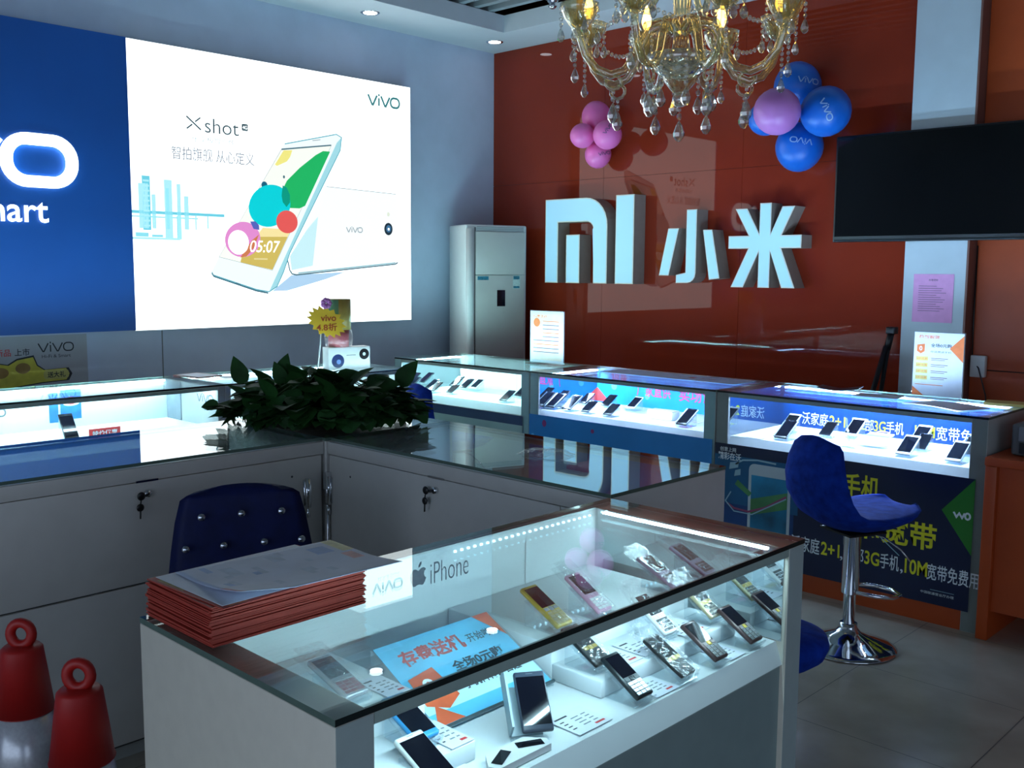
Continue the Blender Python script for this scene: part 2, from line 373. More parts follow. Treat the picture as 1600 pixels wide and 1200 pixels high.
# ---------------------------------------------------------------- wall signs
def signs():
    X = -5.68
    M = fr((X, 2.69, 1.13), (0, 1, 0), (0, 0, 1)); w, h = 2.115, 1.672
    t = thing('light_box', 'large glowing white light box with a big phone picture on the left wall', 'sign', (0, 0, 0))
    f = MB(alu)
    f.box((-5.775, 2.69, 1.13), (X-.004, 2.69+w, 1.13+h)); f.build('housing', t)
    # the print is backlit: unprinted white shines fully, inks let through only part of it
    def E(n, c, s_=1.0): return emi('print_'+n, c, s_, tuple(int(q*.4) for q in c))
    wh = E('white', (240, 252, 255), LIGHTBOX)
    d = MB(wh)
    d.box((X-.004, 2.69, 1.13), (X, 2.69+w, 1.13+h))
    z = [.0008*i for i in range(1, 12)]
    cy, cy2, cy3 = E('city', (110, 205, 225)), E('city_pale', (175, 236, 245)), E('city_mid', (140, 222, 236))
    for (x0, y0, x1, y1, m_) in ((.045, .60, .105, .86, cy2), (.068, .59, .118, .905, cy), (.125, .6, .15, .80, cy2), (.205, .54, .255, .89, cy2), (.215, .6, .235, .84, cy3), (.285, .54, .31, .87, cy2), (.33, .60, .36, .80, cy2), (.0, .685, .60, .703, cy), (.0, .664, .42, .672, cy3), (.0, .535, .30, .548, cy2), (.02, .55, .1, .575, cy3), (.12, .55, .19, .565, cy3), (.28, .54, .305, .68, cy3), (.40, .60, .41, .69, cy2), (.48, .61, .49, .69, cy2)):
        d.rect(x0, y0, x1, y1, m_, M, z[0])
    for q in range(10): d.rect(.074, .61+q*.029, .112, .621+q*.029, cy2, M, z[1])
    # rear phone lying on its side, with its soft shade
    d.flat([(.931, .222), (1.08, .326), (1.523, .349), (1.36, .30), (1.205, .262), (1.05, .225)], E('soft_shade', (176, 210, 238)), M, z[0])
    d.flat([(1.071, .452), (1.08, .345), (1.11, .332), (1.966, .408), (2.0, .43), (2.0, .905), (1.372, .923), (1.2, .62)], E('rear', (249, 254, 254)), M, z[1])
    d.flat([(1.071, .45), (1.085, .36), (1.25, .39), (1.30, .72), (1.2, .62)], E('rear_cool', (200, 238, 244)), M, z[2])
    ed, es, eg = E('edge_dark', (70, 110, 125)), E('edge_steel', (92, 170, 186)), E('edge_grey', (168, 182, 186))
    d.ribbon([(1.046, .452), (1.069, .358), (1.085, .335), (1.118, .328), (1.966, .406), (1.99, .418)], .009, ed, M, False, z[2])
    d.ribbon([(1.372, .923), (1.976, .907)], .005, eg, M, False, z[2])
    d.ribbon([(1.135, .34), (1.966, .416)], .006, es, M, False, z[3])
    d.disc(1.904, .656, .038, .044, E('lens_dark', (24, 40, 54)), M, z[2]); d.disc(1.905, .658, .022, .026, E('lens_blue', (60, 110, 150)), M, z[3]); d.disc(1.905, .655, .008, .009, wh, M, z[4])
    d.disc(1.904, .76, .013, .016, E('flash', (222, 228, 210)), M, z[2])
    vivo(d, .138, E('mark_pale', (165, 176, 182)), M, 1.602, .641, .06, z[2])
    # front phone
    d.flat([(1.025, 1.152), (1.045, 1.175), (1.457, 1.277), (1.5, 1.26), (1.488, 1.173), (1.071, .473), (1.019, .347), (.968, .253), (.907, .218), (.812, .234), (.509, .326), (.499, .345), (.545, .425)], E('phone_white', (241, 251, 252)), M, z[3])
    d.flat([(1.5, 1.26), (1.488, 1.173), (1.071, .473), (1.019, .347), (.968, .253), (.907, .218), (.93, .26), (.985, .36), (1.46, 1.22)], E('phone_flank', (160, 216, 226)), M, z[4])
    d.ribbon([(.499, .345), (.509, .326), (.812, .234), (.907, .218), (.968, .253), (1.019, .347), (1.071, .473), (1.488, 1.173), (1.5, 1.26), (1.457, 1.277), (1.045, 1.175)], .007, es, M, False, z[5])
    d.ribbon([(.499, .338), (.515, .318), (.812, .226), (.90, .210)], .010, ed, M, False, z[5])
    d.flat([(.66, .272), (.70, .262), (.70, .268), (.665, .279)], ed, M, z[6]); d.ribbon([(1.262, 1.216), (1.326, 1.228)], .006, eg, M, False, z[6])
    d.flat([(1.02, 1.136), (1.414, 1.198), (.934, .357), (.552, .439)], E('screen_pale', (247, 250, 240)), M, z[4])
    d.ribbon([(1.02, 1.138), (1.414, 1.20)], .009, ed, M, False, z[5]); d.ribbon([(1.02, 1.136), (.552, .439), (.934, .357), (1.414, 1.198)], .003, eg, M, False, z[5])
    d.flat([(1.037, 1.133), (1.103, 1.139), (1.085, 1.095), (1.06, 1.064), (.985, 1.03), (.969, 1.036)], E('yellow', (240, 230, 130)), M, z[5])
    d.flat([(.751, .569), (1.056, .577), (.934, .361), (.701, .406)], E('ochre', (208, 184, 92)), M, z[5])
    d.flat([(.869, .629), (1.086, .625), (1.056, .577), (.821, .571)], E('cream', (246, 226, 160)), M, z[5])
    d.flat([(1.403, 1.157), (1.345, 1.155), (1.286, 1.124), (1.157, 1.03), (1.057, .94), (1.022, .88), (1.015, .825), (1.03, .785), (1.065, .765), (1.152, .766), (1.195, .785)], E('green', (28, 178, 96)), M, z[6])
    d.disc(.925, .772, .160, .130, E('cyan', (0, 206, 214)), M, z[6]+.0002, 36, .42)
    d.flat([(1.024, .908), (1.055, .895), (1.078, .85), (1.076, .80), (1.05, .77), (1.022, .80), (1.014, .84)], E('teal', (0, 150, 126)), M, z[7])
    d.disc(1.052, .674, .082, .074, E('coral', (228, 88, 84)), M, z[7])
    d.disc(.722, .551, .128, .110, E('mauve', (226, 140, 206)), M, z[7]+.0002, 36, .25)
    d.flat([(.777, .665), (.815, .668), (.84, .645), (.842, .615), (.80, .62)], E('violet', (84, 96, 180)), M, z[8])
    d.flat([(.79, .55), (.838, .585), (.80, .50), (.745, .445), (.70, .437), (.74, .49)], E('terracotta', (206, 122, 78)), M, z[8])
    d.disc(.69, .532, .073, .076, wh, M, z[8])
    d.disc(.888, .90, .022, .024, E('blue', (20, 96, 124)), M, z[6]); d.disc(1.035, .963, .008, .01, ed, M, z[6])
    d.text('05:07', wh, M, .215, .075, cx=.880, cy=.510, z=z[8], slant=.2)
    d.rect(.80, .425, .90, .435, E('ochre_pale', (226, 210, 150)), M, z[6])
    # wording
    tx = E('letter_grey', (66, 88, 96))
    d.ribbon([(.362, 1.276), (.456, 1.203)], .010, tx, M, False, z[0]); d.ribbon([(.362, 1.203), (.400, 1.232)], .009, tx, M, False, z[0]); d.ribbon([(.418, 1.248), (.454, 1.276)], .009, tx, M, False, z[0])
    d.text('shot', tx, M, .232, .088, bold=-.004, cx=.598, cy=1.235, z=z[0])
    d.flat(rrect(.736, 1.228, .780, 1.271, .008, 3), tx, M, z[0]); d.text('4G', wh, M, .032, .022, cx=.758, cy=1.249, z=z[1])
    lt = E('letter_pale', (160, 180, 188))
    d.text('乐享极智影像', lt, M, .29, .036, cx=.54, cy=1.148, z=z[0])
    d.text('智拍旗舰 从心定义', E('letter_mid', (120, 130, 144)), M, .56, .078, cx=.54, cy=1.055, z=z[0])
    vivo(d, .28, E('logo_teal', (60, 124, 128)), M, 1.873, 1.545, .055, z[0])
    d.text('Hi-Fi & Smart', lt, M, .20, .02, cx=1.885, cy=1.47, z=z[0])
    d.build('printed_face', t)
    # blue sign with lit letters
    t = thing('blue_sign', 'deep blue wall sign with glowing white letters left of the light box', 'sign', (0, 0, 0))
    b = MB(mat('sign_blue', (8, 78, 158), 0.5, noise=(3, .05))); b.box((-5.775, .25, 1.133), (-5.67, 2.688, 2.803)); b.build('panel', t)
    L = emi('sign_letter', (235, 248, 255), LIGHTBOX*1.0)
    M = fr((-5.668, 0, 0), (0, 1, 0), (0, 0, 1))
    b = MB(L); b.prism(rrect(1.975, 1.925, 2.378, 2.212, .135, 8), 0, .0005, L, M)
    # o as a ring in depth
    b = MB(L)
    for zz in (0.0, .02): b.ribbon(rrect(2.005, 1.957, 2.350, 2.182, .105, 8), .062, L, M, True, zz)
    ro = rrect(1.974, 1.926, 2.381, 2.213, .136, 8); n = len(ro)
    b.add([(p[0], p[1], 0) for p in ro]+[(p[0], p[1], .02) for p in ro], [(i, (i+1) % n, n+(i+1) % n, n+i) for i in range(n)], L, M)
    b.build('letter_o', t)
    for pts, nm in (([(1.57, 2.18), (1.745, 1.957), (1.79, 1.957), (1.965, 2.18)], 'letter_v'), ([(1.47, 1.93), (1.47, 2.12)], 'letter_i'), ([(.96, 2.18), (1.13, 1.957), (1.18, 1.957), (1.36, 2.18)], 'letter_v')):
        b = MB(L); b.ribbon(pts, .062, L, M, False, .02); b.ribbon([(p[0], p[1]) for p in pts], .062, L, M, False, .001); b.build(nm, t)
    b = MB(L); b.text('Hi-Fi & Smart', L, M, 1.02, .135, bold=.012, cx=1.70, cy=1.805, z=.012); b.build('slogan', t)
signs()

# ---------------------------------------------------------------- glass showcases (local x along the front, y towards the back, z up)
H = 0.915
def showcase(label, loc, rot, L, D=0.55, led=None, back=None, poster=None, plinth=None, side=None, E=.066, kick=None, ends=(True, True), mirrors=(True, True), leds=('front',), doors=None, dark=False, edge=None):
    t = thing('glass_showcase', label, 'showcase', loc, rot)
    side = side or lam_grey; e = E
    b = MB(kick or lam_white); b.box((e, .012, .085), (L-e, D, .642)); b.build('cabinet_body', t)
    b = MB(plinth or lam_grey); b.box((e, .006, 0), (L-e, D-.02, .084)); b.build('plinth', t)
    b = MB(case_white); b.prism([(.0065, .643), (.024, .692), (D-.012, .692), (D-.012, .643)], e, L-e, case_white, Matrix(((0, 0, 1, 0), (1, 0, 0, 0), (0, 1, 0, 0), (0, 0, 0, 1)))); b.build('display_shelf', t)
    for q in (0, 1):
        x0 = 0 if q == 0 else L-e
        b = MB(side); b.box((x0, 0, 0), (x0+e, D, .904), bev=.0015)
        b.box((x0+.002, -.001, .002), (x0+e-.002, .0, .903), edge or alu)
        b.build('end_panel', t)
        if mirrors[q]:
            b = MB(mirror); xm = e if q == 0 else L-e-.003
            b.box((xm, .010, .695), (xm+.003, D-.013, .903)); b.build('mirror_panel', t)
    b = MB(back_white); b.box((e, D-.012, .643), (L-e, D, .904))
    if back: back(b, fr((0, D-.0125, 0), (1, 0, 0), (0, 0, 1)), L)
    b.build('back_panel', t)
    b = MB(front_glass_m); b.box((e, .001, .645), (L-e, .005, .886)); b.build('front_glass', t)
    b = MB(rail_m); b.box((e, 0, .887), (L-e, .022, .904)); b.build('top_rail', t)
    b = MB(wall_glass); b.box((0, -.002, .905), (L, D, .915))
    for i in (2, 3, 4, 5): b.mi[i] = b.idx(glass_edge if i == 2 else edge_pale)
    b.build('top_glass', t)
    if led:
        s = MB(led)
        if 'front' in leds: s.box((e+.02, .0225, .888), (L-e-.02, .0265, .899))
        if 'back' in leds: s.box((e+.02, D-.034, .893), (L-e-.02, D-.022, .899))
        if 'right' in leds: s.box((L-e-.0085, .05, .894), (L-e-.0045, D-.04, .898))
        if 'left' in leds: s.box((e+.006, .05, .888), (e+.02, D-.03, .896))
        if 'reflection_dots' in leds:
            for i in range(24): s.box((L-e-.03-.02*i, D-.0165, .886), (L-e-.025-.02*i, D-.0125, .890), led_reflection_dot)  # glowing dots stand in for an LED row reflected in the back panel
        s.build('led_strip', t)
    if poster:
        b = MB(); poster(b, fr((0, -.004, 0), (1, 0, 0), (0, 0, 1)), L); b.build('front_poster', t)
    if doors:
        doors(t, L, D)
    return t

def lockset(t, D, x, z, keyside):
    b = MB(chrome); b.cyl((x, D, z), (x, D+.012, z), .011, .010); b.build('lock', t)
    b = MB(black_plastic)
    k = x+.028*keyside
    b.tube([(x, D+.012, z), (x+.014*keyside, D+.02, z-.002)], .004)
    b.ball((k, D+.02, z-.002), .013, sq=(1, .35, 1)); b.ball((k+.004, D+.02, z-.036), .012, sq=(1, .35, 1))
    b.tube([(k, D+.02, z-.012), (k+.004, D+.02, z-.03)], .002); b.tube([(k+.004, D+.02, z-.045), (k+.005, D+.02, z-.07)], .0025)
    b.build('key_ring', t)
def hinge(t, x, D, z):
    b = MB(chrome); b.cyl((x, D+.012, z-.05), (x, D+.012, z+.05), .011); b.box((x-.014, D, z-.045), (x+.014, D+.006, z+.045))
    b.cyl((x, D+.01, z-.085), (x, D+.01, z-.055), .008, .004); b.build('hinge', t)
def staff_doors(dx0, dx1, lock_x, hinges):
    def f(t, L, D):
        for z0, z1 in ((.549, .858), (.06, .543)):
            b = MB(lam_door); b.box((dx0, D, z0), (dx1, D+.0155, z1), bev=.0015)
            for sx in (dx0+.12, dx1-.12): b.disc(sx, z1-.06, .004, None, ink, fr((0, D+.0162, 0), (-1, 0, 0), (0, 0, 1)) @ at(-2*sx, 0, 0))
            b.build('door', t)
        b = MB(lam_door); b.box((.0, D, .860), (L, D+.014, .903), bev=.001); b.build('door_rail', t)
        b = MB(mat('door_shadow_gap', (70, 70, 70), .8, noise=(9, .1))); b.box((dx0, D, .05), (dx1, D+.004, .86)); b.build('door_backing', t)
        for x in (0 if dx0 > .02 else None, dx1 if dx1 < L-.02 else None):
            if x is None: continue
            x1 = dx0-.003 if x == 0 else L
            x0 = 0 if x == 0 else dx1+.003
            b = MB(lam_door); b.box((x0, D, .0), (x1, D+.0155, .858), bev=.001); b.build('door_post', t)
        b = MB(chrome); b.box((lock_x-.035, D+.012, .858), (lock_x+.035, D+.02, .864)); b.build('door_catch', t)
        lockset(t, D+.0155, lock_x, .822, 1)
        for hx in hinges: hinge(t, hx, D+.014, .735)
    return f

# front showcase: phones in bags, two printed signs; its glass front looks to +X
def back_front(b, M, L):
    # wording on the back panel, read from the front
    M = M @ at(0, 0, .0005)
    ix = .69   # centre along the case
    ap = [(0, .74), (.08, .79), (.2, .86), (.36, .87), (.46, .80), (.5, .74), (.40, .66), (.37, .52), (.42, .38), (.52, .30), (.44, .12), (.32, -.02), (.22, -.03), (.1, .02), (0, .03), (-.1, .02), (-.22, -.03), (-.32, -.02), (-.46, .16), (-.54, .40), (-.52, .62), (-.42, .79), (-.28, .86), (-.16, .85)]
    s = .042
    b.flat([(ix-.085+x*s, .852+(y-.4)*s) for x, y in ap], ink, M)
    b.flat([(ix-.085+x*s, .852+(y-.4)*s) for x, y in [(0, .9), (.02, 1.05), (.12, 1.18), (.22, 1.2), (.2, 1.05), (.1, .93)]], ink, M)
    b.text('iPhone', ink, M, .112, .047, bold=-.012, cx=ix+.005, cy=.853)
    b.rect(.935, .693, .937, .87, alu, M)
front_case = showcase('white phone showcase in the foreground with bar phones in clear bags', (-1.03, .737, 0), PI/2, 1.263, .55, led=led_m,
    back=back_front, side=mat('laminate_warm', (206, 200, 186), .45, noise=(30, .03)), edge=mat('post_grey', (150, 164, 164), .35, noise=(30, .03)), mirrors=(False, True), leds=('front', 'right', 'reflection_dots'), kick=mat('kick_grey', (120, 138, 138), .4, noise=(20, .04)))

# U-shaped staff counter: closed cabinets with locked doors to the inside
def staff_cabinet(label, loc, rot, L, D, d0, d1, lx, hinges):
    # doors at y = D (staff side), glass to the customers at y = 0
    return showcase(label, loc, rot, L, D, led=None, doors=staff_doors(d0, d1, lx, hinges), mirrors=(False, False), side=lam_door, back=None, E=.02)
# right arm: doors towards -Y, so it is turned round: local x -> -X
right_arm = staff_cabinet('low grey cabinet with glass top and key in lock, right of the plant', (-1.60, 2.59, 0), PI, 1.24, .5545, .165, 1.23, .672, (1.225,))
_b = MB(chrome); _b.box((1.218, .5705, .74), (1.236, .592, .80)); _b.tube([(1.227, .582, .74), (1.227, .582, .35)], .005); _b.build('corner_latch', right_arm)
# left arm: doors towards +X: local x -> -Y
left_arm = staff_cabinet('low grey cabinet with glass top and key in lock, behind the tufted chair', (-3.45, 2.012, 0), -PI/2, 1.262, .5845, .012, 1.262, .645, (.075,))
# corner cabinet joins the two arms
def corner():
    t = thing('corner_cabinet', 'square corner cabinet with glass top under the leafy plant', 'cabinet', (-3.45, 2.016, 0))
    b = MB(lam_door); b.box((0, 0, 0), (.606, .574, .904), bev=.002); b.build('cabinet_body', t)
    b = MB(wall_glass); b.box((0, 0, .905), (.606, .574, .915))
    for i in (2, 3, 4, 5): b.mi[i] = b.idx(edge_pale)
    b.build('top_glass', t)
corner()

# three showcases along the orange wall
def back_a(b, M, L):
    b.rect(L/2-.001, .693, L/2+.001, .9, alu, M, .0004)
def poster_a(b, M, L):
    b.rect(.04, .585, L-.05, .642, mat('skirt_navy', (36, 62, 100), .5, noise=(6, .1)), M, .002)
    b.rect(.04, .09, L-.05, .585, mat('panel_teal', (150, 178, 178), .4, noise=(6, .05)), M, .002)
p_blue = mat('poster_blue', (28, 130, 205), .4, noise=(2.2, .12))
p_blue2 = mat('poster_blue_deep', (16, 82, 160), .4, noise=(2.5, .12))
def back_b(b, M, L):
    b.rect(.048, .693, L-.048, .903, mat('backdrop_blue', (30, 140, 226), .3, noise=(6, .18)), M, .0004)
    b.text('厂家直供', mat('ink_magenta', (206, 40, 110), .5, noise=(30, .05)), M, .245, .082, bold=.012, cx=.495, cy=.80, z=.001)
    b.text('卖场让利', MATS['ink_magenta'], M, .31, .085, bold=.012, cx=.83, cy=.797, z=.001)
    b.rect(.98, .70, L-.05, .79, mat('backdrop_pale', (170, 195, 220), .4, noise=(9, .1)), M, .0008)
    for cx, cy, r in ((.12, .85, .03), (.2, .80, .022), (.30, .86, .016), (.42, .84, .02), (.52, .82, .014), (.45, .76, .018)): b.disc(cx, cy, r, None, mat('backdrop_spot', (96, 190, 240), .4, noise=(9, .1)), M, .0008)
    b.flat([(.05, .70), (.17, .70), (.05, .80)], ink_red, M, .001)
    b.text('惊喜', MATS['ink_magenta'], M, .12, .055, bold=.02, cx=.24, cy=.865, z=.001)
def poster_b(b, M, L):
    b.rect(.0, .09, L-.01, .665, p_blue, M, .002)
    b.flat([(.55, .09), (L-.01, .09), (L-.01, .45)], p_blue2, M, .0025)
    b.disc(.12, .62, .016, .02, mat('ink_purple', (130, 40, 110), .5, noise=(9, .1)), M, .003); b.disc(.48, .615, .012, None, MATS['ink_purple'], M, .003)
    for x, y in ((.03, .54), (.10, .50), (.2, .53), (.3, .52)): b.disc(x, y, .012, None, mat('backdrop_spot', (96, 190, 240), .4, noise=(9, .1)), M, .003)
    b.flat([(L-.08, .42), (L-.02, .45), (L-.02, .36)], ink_orange, M, .003)
navy = mat('poster_navy', (10, 24, 60), .35, noise=(2, .15))
def back_c(b, M, L):
    b.rect(.048, .693, L-.048, .903, mat('backdrop_navy', (14, 58, 120), .25, noise=(4, .12)), M, .0004)
    for st, m_, w_, h_, cx in (('沃家庭', ink_white, .145, .066, .252), ('2+1', ink_yel, .085, .054, .375), ('用', ink_white, .044, .060, .470), ('2', ink_yel, .024, .052, .512), ('部', ink_white, .044, .062, .545),
            ('3G', ink_yel, .058, .052, .598), ('手机', ink_white, .088, .062, .674), ('10M', ink_yel, .096, .054, .820), ('宽带免费', ink_white, .225, .068, .985)):
        b.text(st, m_, M, w_, h_, bold=.008, cx=cx, cy=.742, z=.001)
def poster_c(b, M, L):
    nt_c = mat('poster_teal', (12, 88, 132), .35, noise=(2.2, .3))
    b.rect(.0, .088, L-.035, .655, navy, M, .002)
    b.rect(.0, .36, .46, .60, nt_c, M, .0024)
    b.rect(.05, .09, .44, .36, mat('poster_blue_mid', (14, 62, 120), .35, noise=(2.2, .25)), M, .0024)
    # picture of a white phone with leads plugged into it
    b.flat(rrect(.195, .17, .42, .575, .03, 4), mat('picture_white', (190, 205, 212), .4, noise=(9, .05)), M, .003)
    b.rect(.21, .20, .405, .52, mat('picture_teal', (26, 120, 160), .35, noise=(5, .6)), M, .0034)
    b.flat([(.21, .40), (.405, .46), (.405, .38), (.21, .32)], mat('picture_green', (70, 130, 80), .4, noise=(6, .4)), M, .0038)
    cab = mat('picture_cable', (150, 190, 205), .4, noise=(9, .05))
    b.ribbon([(.12, .56), (.16, .585), (.24, .595), (.34, .59)], .008, cab, M, False, .0042)
    b.ribbon([(.08, .36), (.12, .34), (.2, .335), (.29, .37), (.40, .44)], .01, mat('picture_cable_red', (150, 70, 110), .4, noise=(9, .05)), M, False, .0046)
    b.ribbon([(.10, .42), (.07, .37), (.12, .325), (.22, .325), (.40, .43)], .006, cab, M, False, .005)
    b.flat([(.085, .53), (.135, .545), (.14, .575), (.09, .565)], cab, M, .0042); b.flat([(.115, .5), (.15, .51), (.15, .54), (.12, .53)], cab, M, .0046)
    b.flat([(.12, .46), (.2, .41), (.215, .43), (.135, .485)], MATS['picture_green'], M, .0042)
    b.text('创意上网', ink_white, M, .09, .022, bold=.01, cx=.075, cy=.628, z=.003); b.text('精彩在沃', ink_white, M, .13, .038, bold=.02, cx=.085, cy=.594, z=.003)
    # large yellow lines, partly behind the stool
    b.text('送3G手机', ink_yel, M, .37, .115, bold=.02, cx=.665, cy=.545, z=.003)
    b.text('取消宽带', ink_yel, M, .48, .122, bold=.02, cx=.865, cy=.375, z=.003)
    wl = .232
    b.text('沃家庭', ink_white, M, .145, .075, bold=.01, cx=.505, cy=wl, z=.003); b.text('2+1', ink_yel, M, .09, .062, bold=.02, cx=.63, cy=wl, z=.003); b.text(',', ink_white, M, .012, .02, cx=.685, cy=wl-.03, z=.003)
    b.text('2', ink_yel, M, .03, .06, bold=.02, cx=.715, cy=wl, z=.003); b.text('部', ink_white, M, .05, .07, bold=.01, cx=.765, cy=wl, z=.003); b.text('3G', ink_yel, M, .068, .062, bold=.02, cx=.828, cy=wl, z=.003)
    b.text('手机', ink_white, M, .085, .07, bold=.01, cx=.908, cy=wl, z=.003); b.text(',', ink_white, M, .012, .02, cx=.963, cy=wl-.03, z=.003)
    b.text('10M', ink_yel, M, .098, .066, bold=.02, cx=1.025, cy=wl, z=.003); b.text('宽带免费用', ink_white, M, .215, .072, bold=.01, cx=1.184-.005, cy=wl-.004, z=.003)
    b.rect(1.09, .15, 1.19, .152, cab, M, .003); b.text('中国联通营业厅办理', ink_white, M, .14, .012, cx=1.12, cy=.135, z=.003)
    gr = mat('poster_green', (40, 120, 40), .35, noise=(3, .15))
    b.flat([(L-.035, .655), (L-.035, .33), (L-.165, .505)], gr, M, .003)
    k = .001
    for pts in ([(-.115, .515), (-.103, .495), (-.092, .512), (-.080, .494), (-.070, .515)],): b.ribbon([(L+x, y-.01) for x, y in pts], .008, ink_white, M, False, .0036)
    b.ribbon([(L-.058+.010*math.cos(a*PI/6), .494+.013*math.sin(a*PI/6)) for a in range(12)], .008, ink_white, M, True, .0036)
    b.ribbon([(.83, .36), (.95, .27)], .004, cab, M, False, .0032)
YB = 4.25
case_a = showcase('white lit phone showcase beside the air conditioner', (-5.195, YB, 0), 0, 1.235, led=emi('led_light_teal', (185, 245, 255), LED*2.8), back=back_a, poster=poster_a, leds=('front', 'left'), edge=mat('post_teal', (130, 165, 168), .35, noise=(30, .03)))
case_b = showcase('blue lit phone showcase with pink lettering inside, below the white wall letters', (-3.955, YB, 0), 0, 1.262, led=led_blue, back=back_b, poster=poster_b, leds=('front', 'left'), edge=MATS['post_teal'])
case_c = showcase('navy lit phone showcase with yellow lettering behind the bar stool', (-2.685, YB, 0), 0, 1.285, led=led_blue, back=back_c, poster=poster_c, plinth=orange_matte, leds=('front', 'back'), edge=mat('post_dull', (120, 130, 128), .4, noise=(30, .03)))
# two showcases along the left wall
def back_d(b, M, L):
    vivo(b, .15, mat('logo_grey', (90, 100, 105), .5, noise=(20, .1)), M, .92, .80, .05, .0006)
    b.rect(1.20, .725, 1.245, .875, mat('card_blue', (30, 110, 210), .4, noise=(20, .3)), M, .0006); b.rect(1.255, .735, 1.36, .885, MATS['card_blue'], M, .0006)
    b.disc(1.31, .83, .03, .02, ink_red, M, .001); b.disc(1.31, .815, .04, .012, ink_white, M, .0008)
    b.text('HI-FI SMART', mat('print_pale', (196, 210, 212), .5, noise=(20, .05)), M, .3, .024, cx=1.62, cy=.845, z=.0006)
def showcase_left():
    a = showcase('glowing white showcase against the left wall under the blue sign', (-4.545, .745, 0), PI/2, 1.865, led=emi('led_light_strong', (196, 240, 255), LED*1.4), back=back_d, mirrors=(False, False), leds=('front', 'back'), E=.04)
    b = MB(mat('reflection_grey', (120, 130, 138), .3, noise=(20, .1))); b.box((1.820, .38, .693), (1.8245, .53, .90)); b.build('reflection_strip', a)  # grey slab stands in for the room mirrored in the end panel
    b = MB(MATS['logo_grey']); vivo(b, .16, MATS['logo_grey'], fr((1.8245, 0, 0), (0, -1, 0), (0, 0, 1)), -.13, .835, .045, 0.0004); b.build('wall_mark', a)
    showcase('second lit showcase against the left wall, half hidden by the plant', (-4.545, 2.613, 0), PI/2, 1.22, led=led_soft, mirrors=(False, False), leds=('front', 'back'), E=.03)
showcase_left()

# ---------------------------------------------------------------- things on the back wall
letter_face = emi('letter_face', (140, 214, 245), 0.30, base=(180, 212, 230)); letter_edge = mat('letter_edge', (225, 222, 205), .4, noise=(30, .03)); letter_side = mat('letter_side', (150, 138, 126), .5, noise=(20, .05))  # letter faces carry a faint even emission
def wall_letters():
    Y1, DP = 5.62, .13
    M = fr((0, Y1+DP+.005, 0), (1, 0, 0), (0, 0, 1))
    def part(t, name, poly):
        b = MB(letter_edge); b.prism(poly, 0, DP, letter_edge, M, letter_side)
        cx = sum(p[0] for p in poly)/len(poly); cz = sum(p[1] for p in poly)/len(poly)
        o = b.build(name, t)
        return o
    def faced(t, name, poly, inset=.008):
        part(t, name, poly)
        n = len(poly); ar = sum(poly[i][0]*poly[(i+1) % n][1]-poly[(i+1) % n][0]*poly[i][1] for i in range(n))
        P = poly if ar > 0 else poly[::-1]; Q = []
        for i in range(n):
            a = Vector(P[i-1]); p = Vector(P[i]); c = Vector(P[(i+1) % n])
            d1 = (p-a).normalized(); d2 = (c-p).normalized(); n1 = Vector((-d1.y, d1.x)); n2 = Vector((-d2.y, d2.x)); nn = n1+n2
            nn = nn.normalized() if nn.length > 1e-3 else n1
            Q.append(tuple(p+nn*inset/max(.4, nn.dot(n1))))
        b = MB(letter_face); b.flat(Q, letter_face, M, DP+.002); b.build(name+'_face', t)
    z0, z1 = 1.408, 2.022
    arc = lambda cx, cz, r, a0, a1, n=7: [(cx+r*math.cos(a0+(a1-a0)*k/n), cz+r*math.sin(a0+(a1-a0)*k/n)) for k in range(n+1)]
    t = thing('logo_letters', 'large white raised logo letters, left part of the wall sign', 'sign letters', (0, 0, 0), 0, 'white raised letters on the orange wall')
    faced(t, 'arch', [(-5.092, z0), (-5.092, z1)]+arc(-4.70, z1-.20, .20, PI/2, 0)+[(-4.50, z0), (-4.625, z0), (-4.625, z1-.23)]+arc(-4.69, z1-.235, .065, 0, PI/2, 5)+[(-4.965, z1-.17), (-4.965, z0)])
    faced(t, 'inner_bar', [(-4.885, z0), (-4.885, z1-.262), (-4.755, z1-.262), (-4.755, z0)])
    faced(t, 'tall_bar', [(-4.425, z0), (-4.425, z1+.005), (-4.27+.005, z1+.005), (-4.27+.005, z0)])
    t = thing('chinese_letter', 'small white raised character of three strokes in the middle of the wall sign', 'sign letters', (0, 0, 0), 0, 'white raised letters on the orange wall')
    faced(t, 'hooked_stroke', [(-3.83, 1.905), (-3.75, 1.905), (-3.75, 1.50)]+arc(-3.815, 1.487, .065, 0, -PI/2, 4)+[(-3.905, 1.42), (-3.905, 1.475), (-3.83, 1.49)], .006)
    faced(t, 'left_stroke', [(-3.975, 1.785), (-3.89, 1.785), (-3.965, 1.47), (-4.045, 1.47)], .006)
    faced(t, 'right_stroke', [(-3.70, 1.77), (-3.63, 1.77), (-3.565, 1.455), (-3.645, 1.445)], .006)
    t = thing('chinese_letter', 'white raised star-like character at the right end of the wall sign', 'sign letters', (0, 0, 0), 0, 'white raised letters on the orange wall')
    cx = -3.245
    faced(t, 'star', [(cx-.04, 1.925), (cx+.04, 1.925), (cx+.04, 1.735), (cx+.115, 1.90), (cx+.20, 1.90), (cx+.115, 1.725), (cx+.25, 1.725), (cx+.25, 1.645), (cx+.115, 1.645),
        (cx+.215, 1.40), (cx+.125, 1.40), (cx+.04, 1.625), (cx+.04, 1.40), (cx-.04, 1.40), (cx-.04, 1.625), (cx-.145, 1.40), (cx-.235, 1.40), (cx-.115, 1.645), (cx-.26, 1.645), (cx-.26, 1.725),
        (cx-.115, 1.725), (cx-.215, 1.895), (cx-.13, 1.895), (cx-.04, 1.735)], .007)
wall_letters()

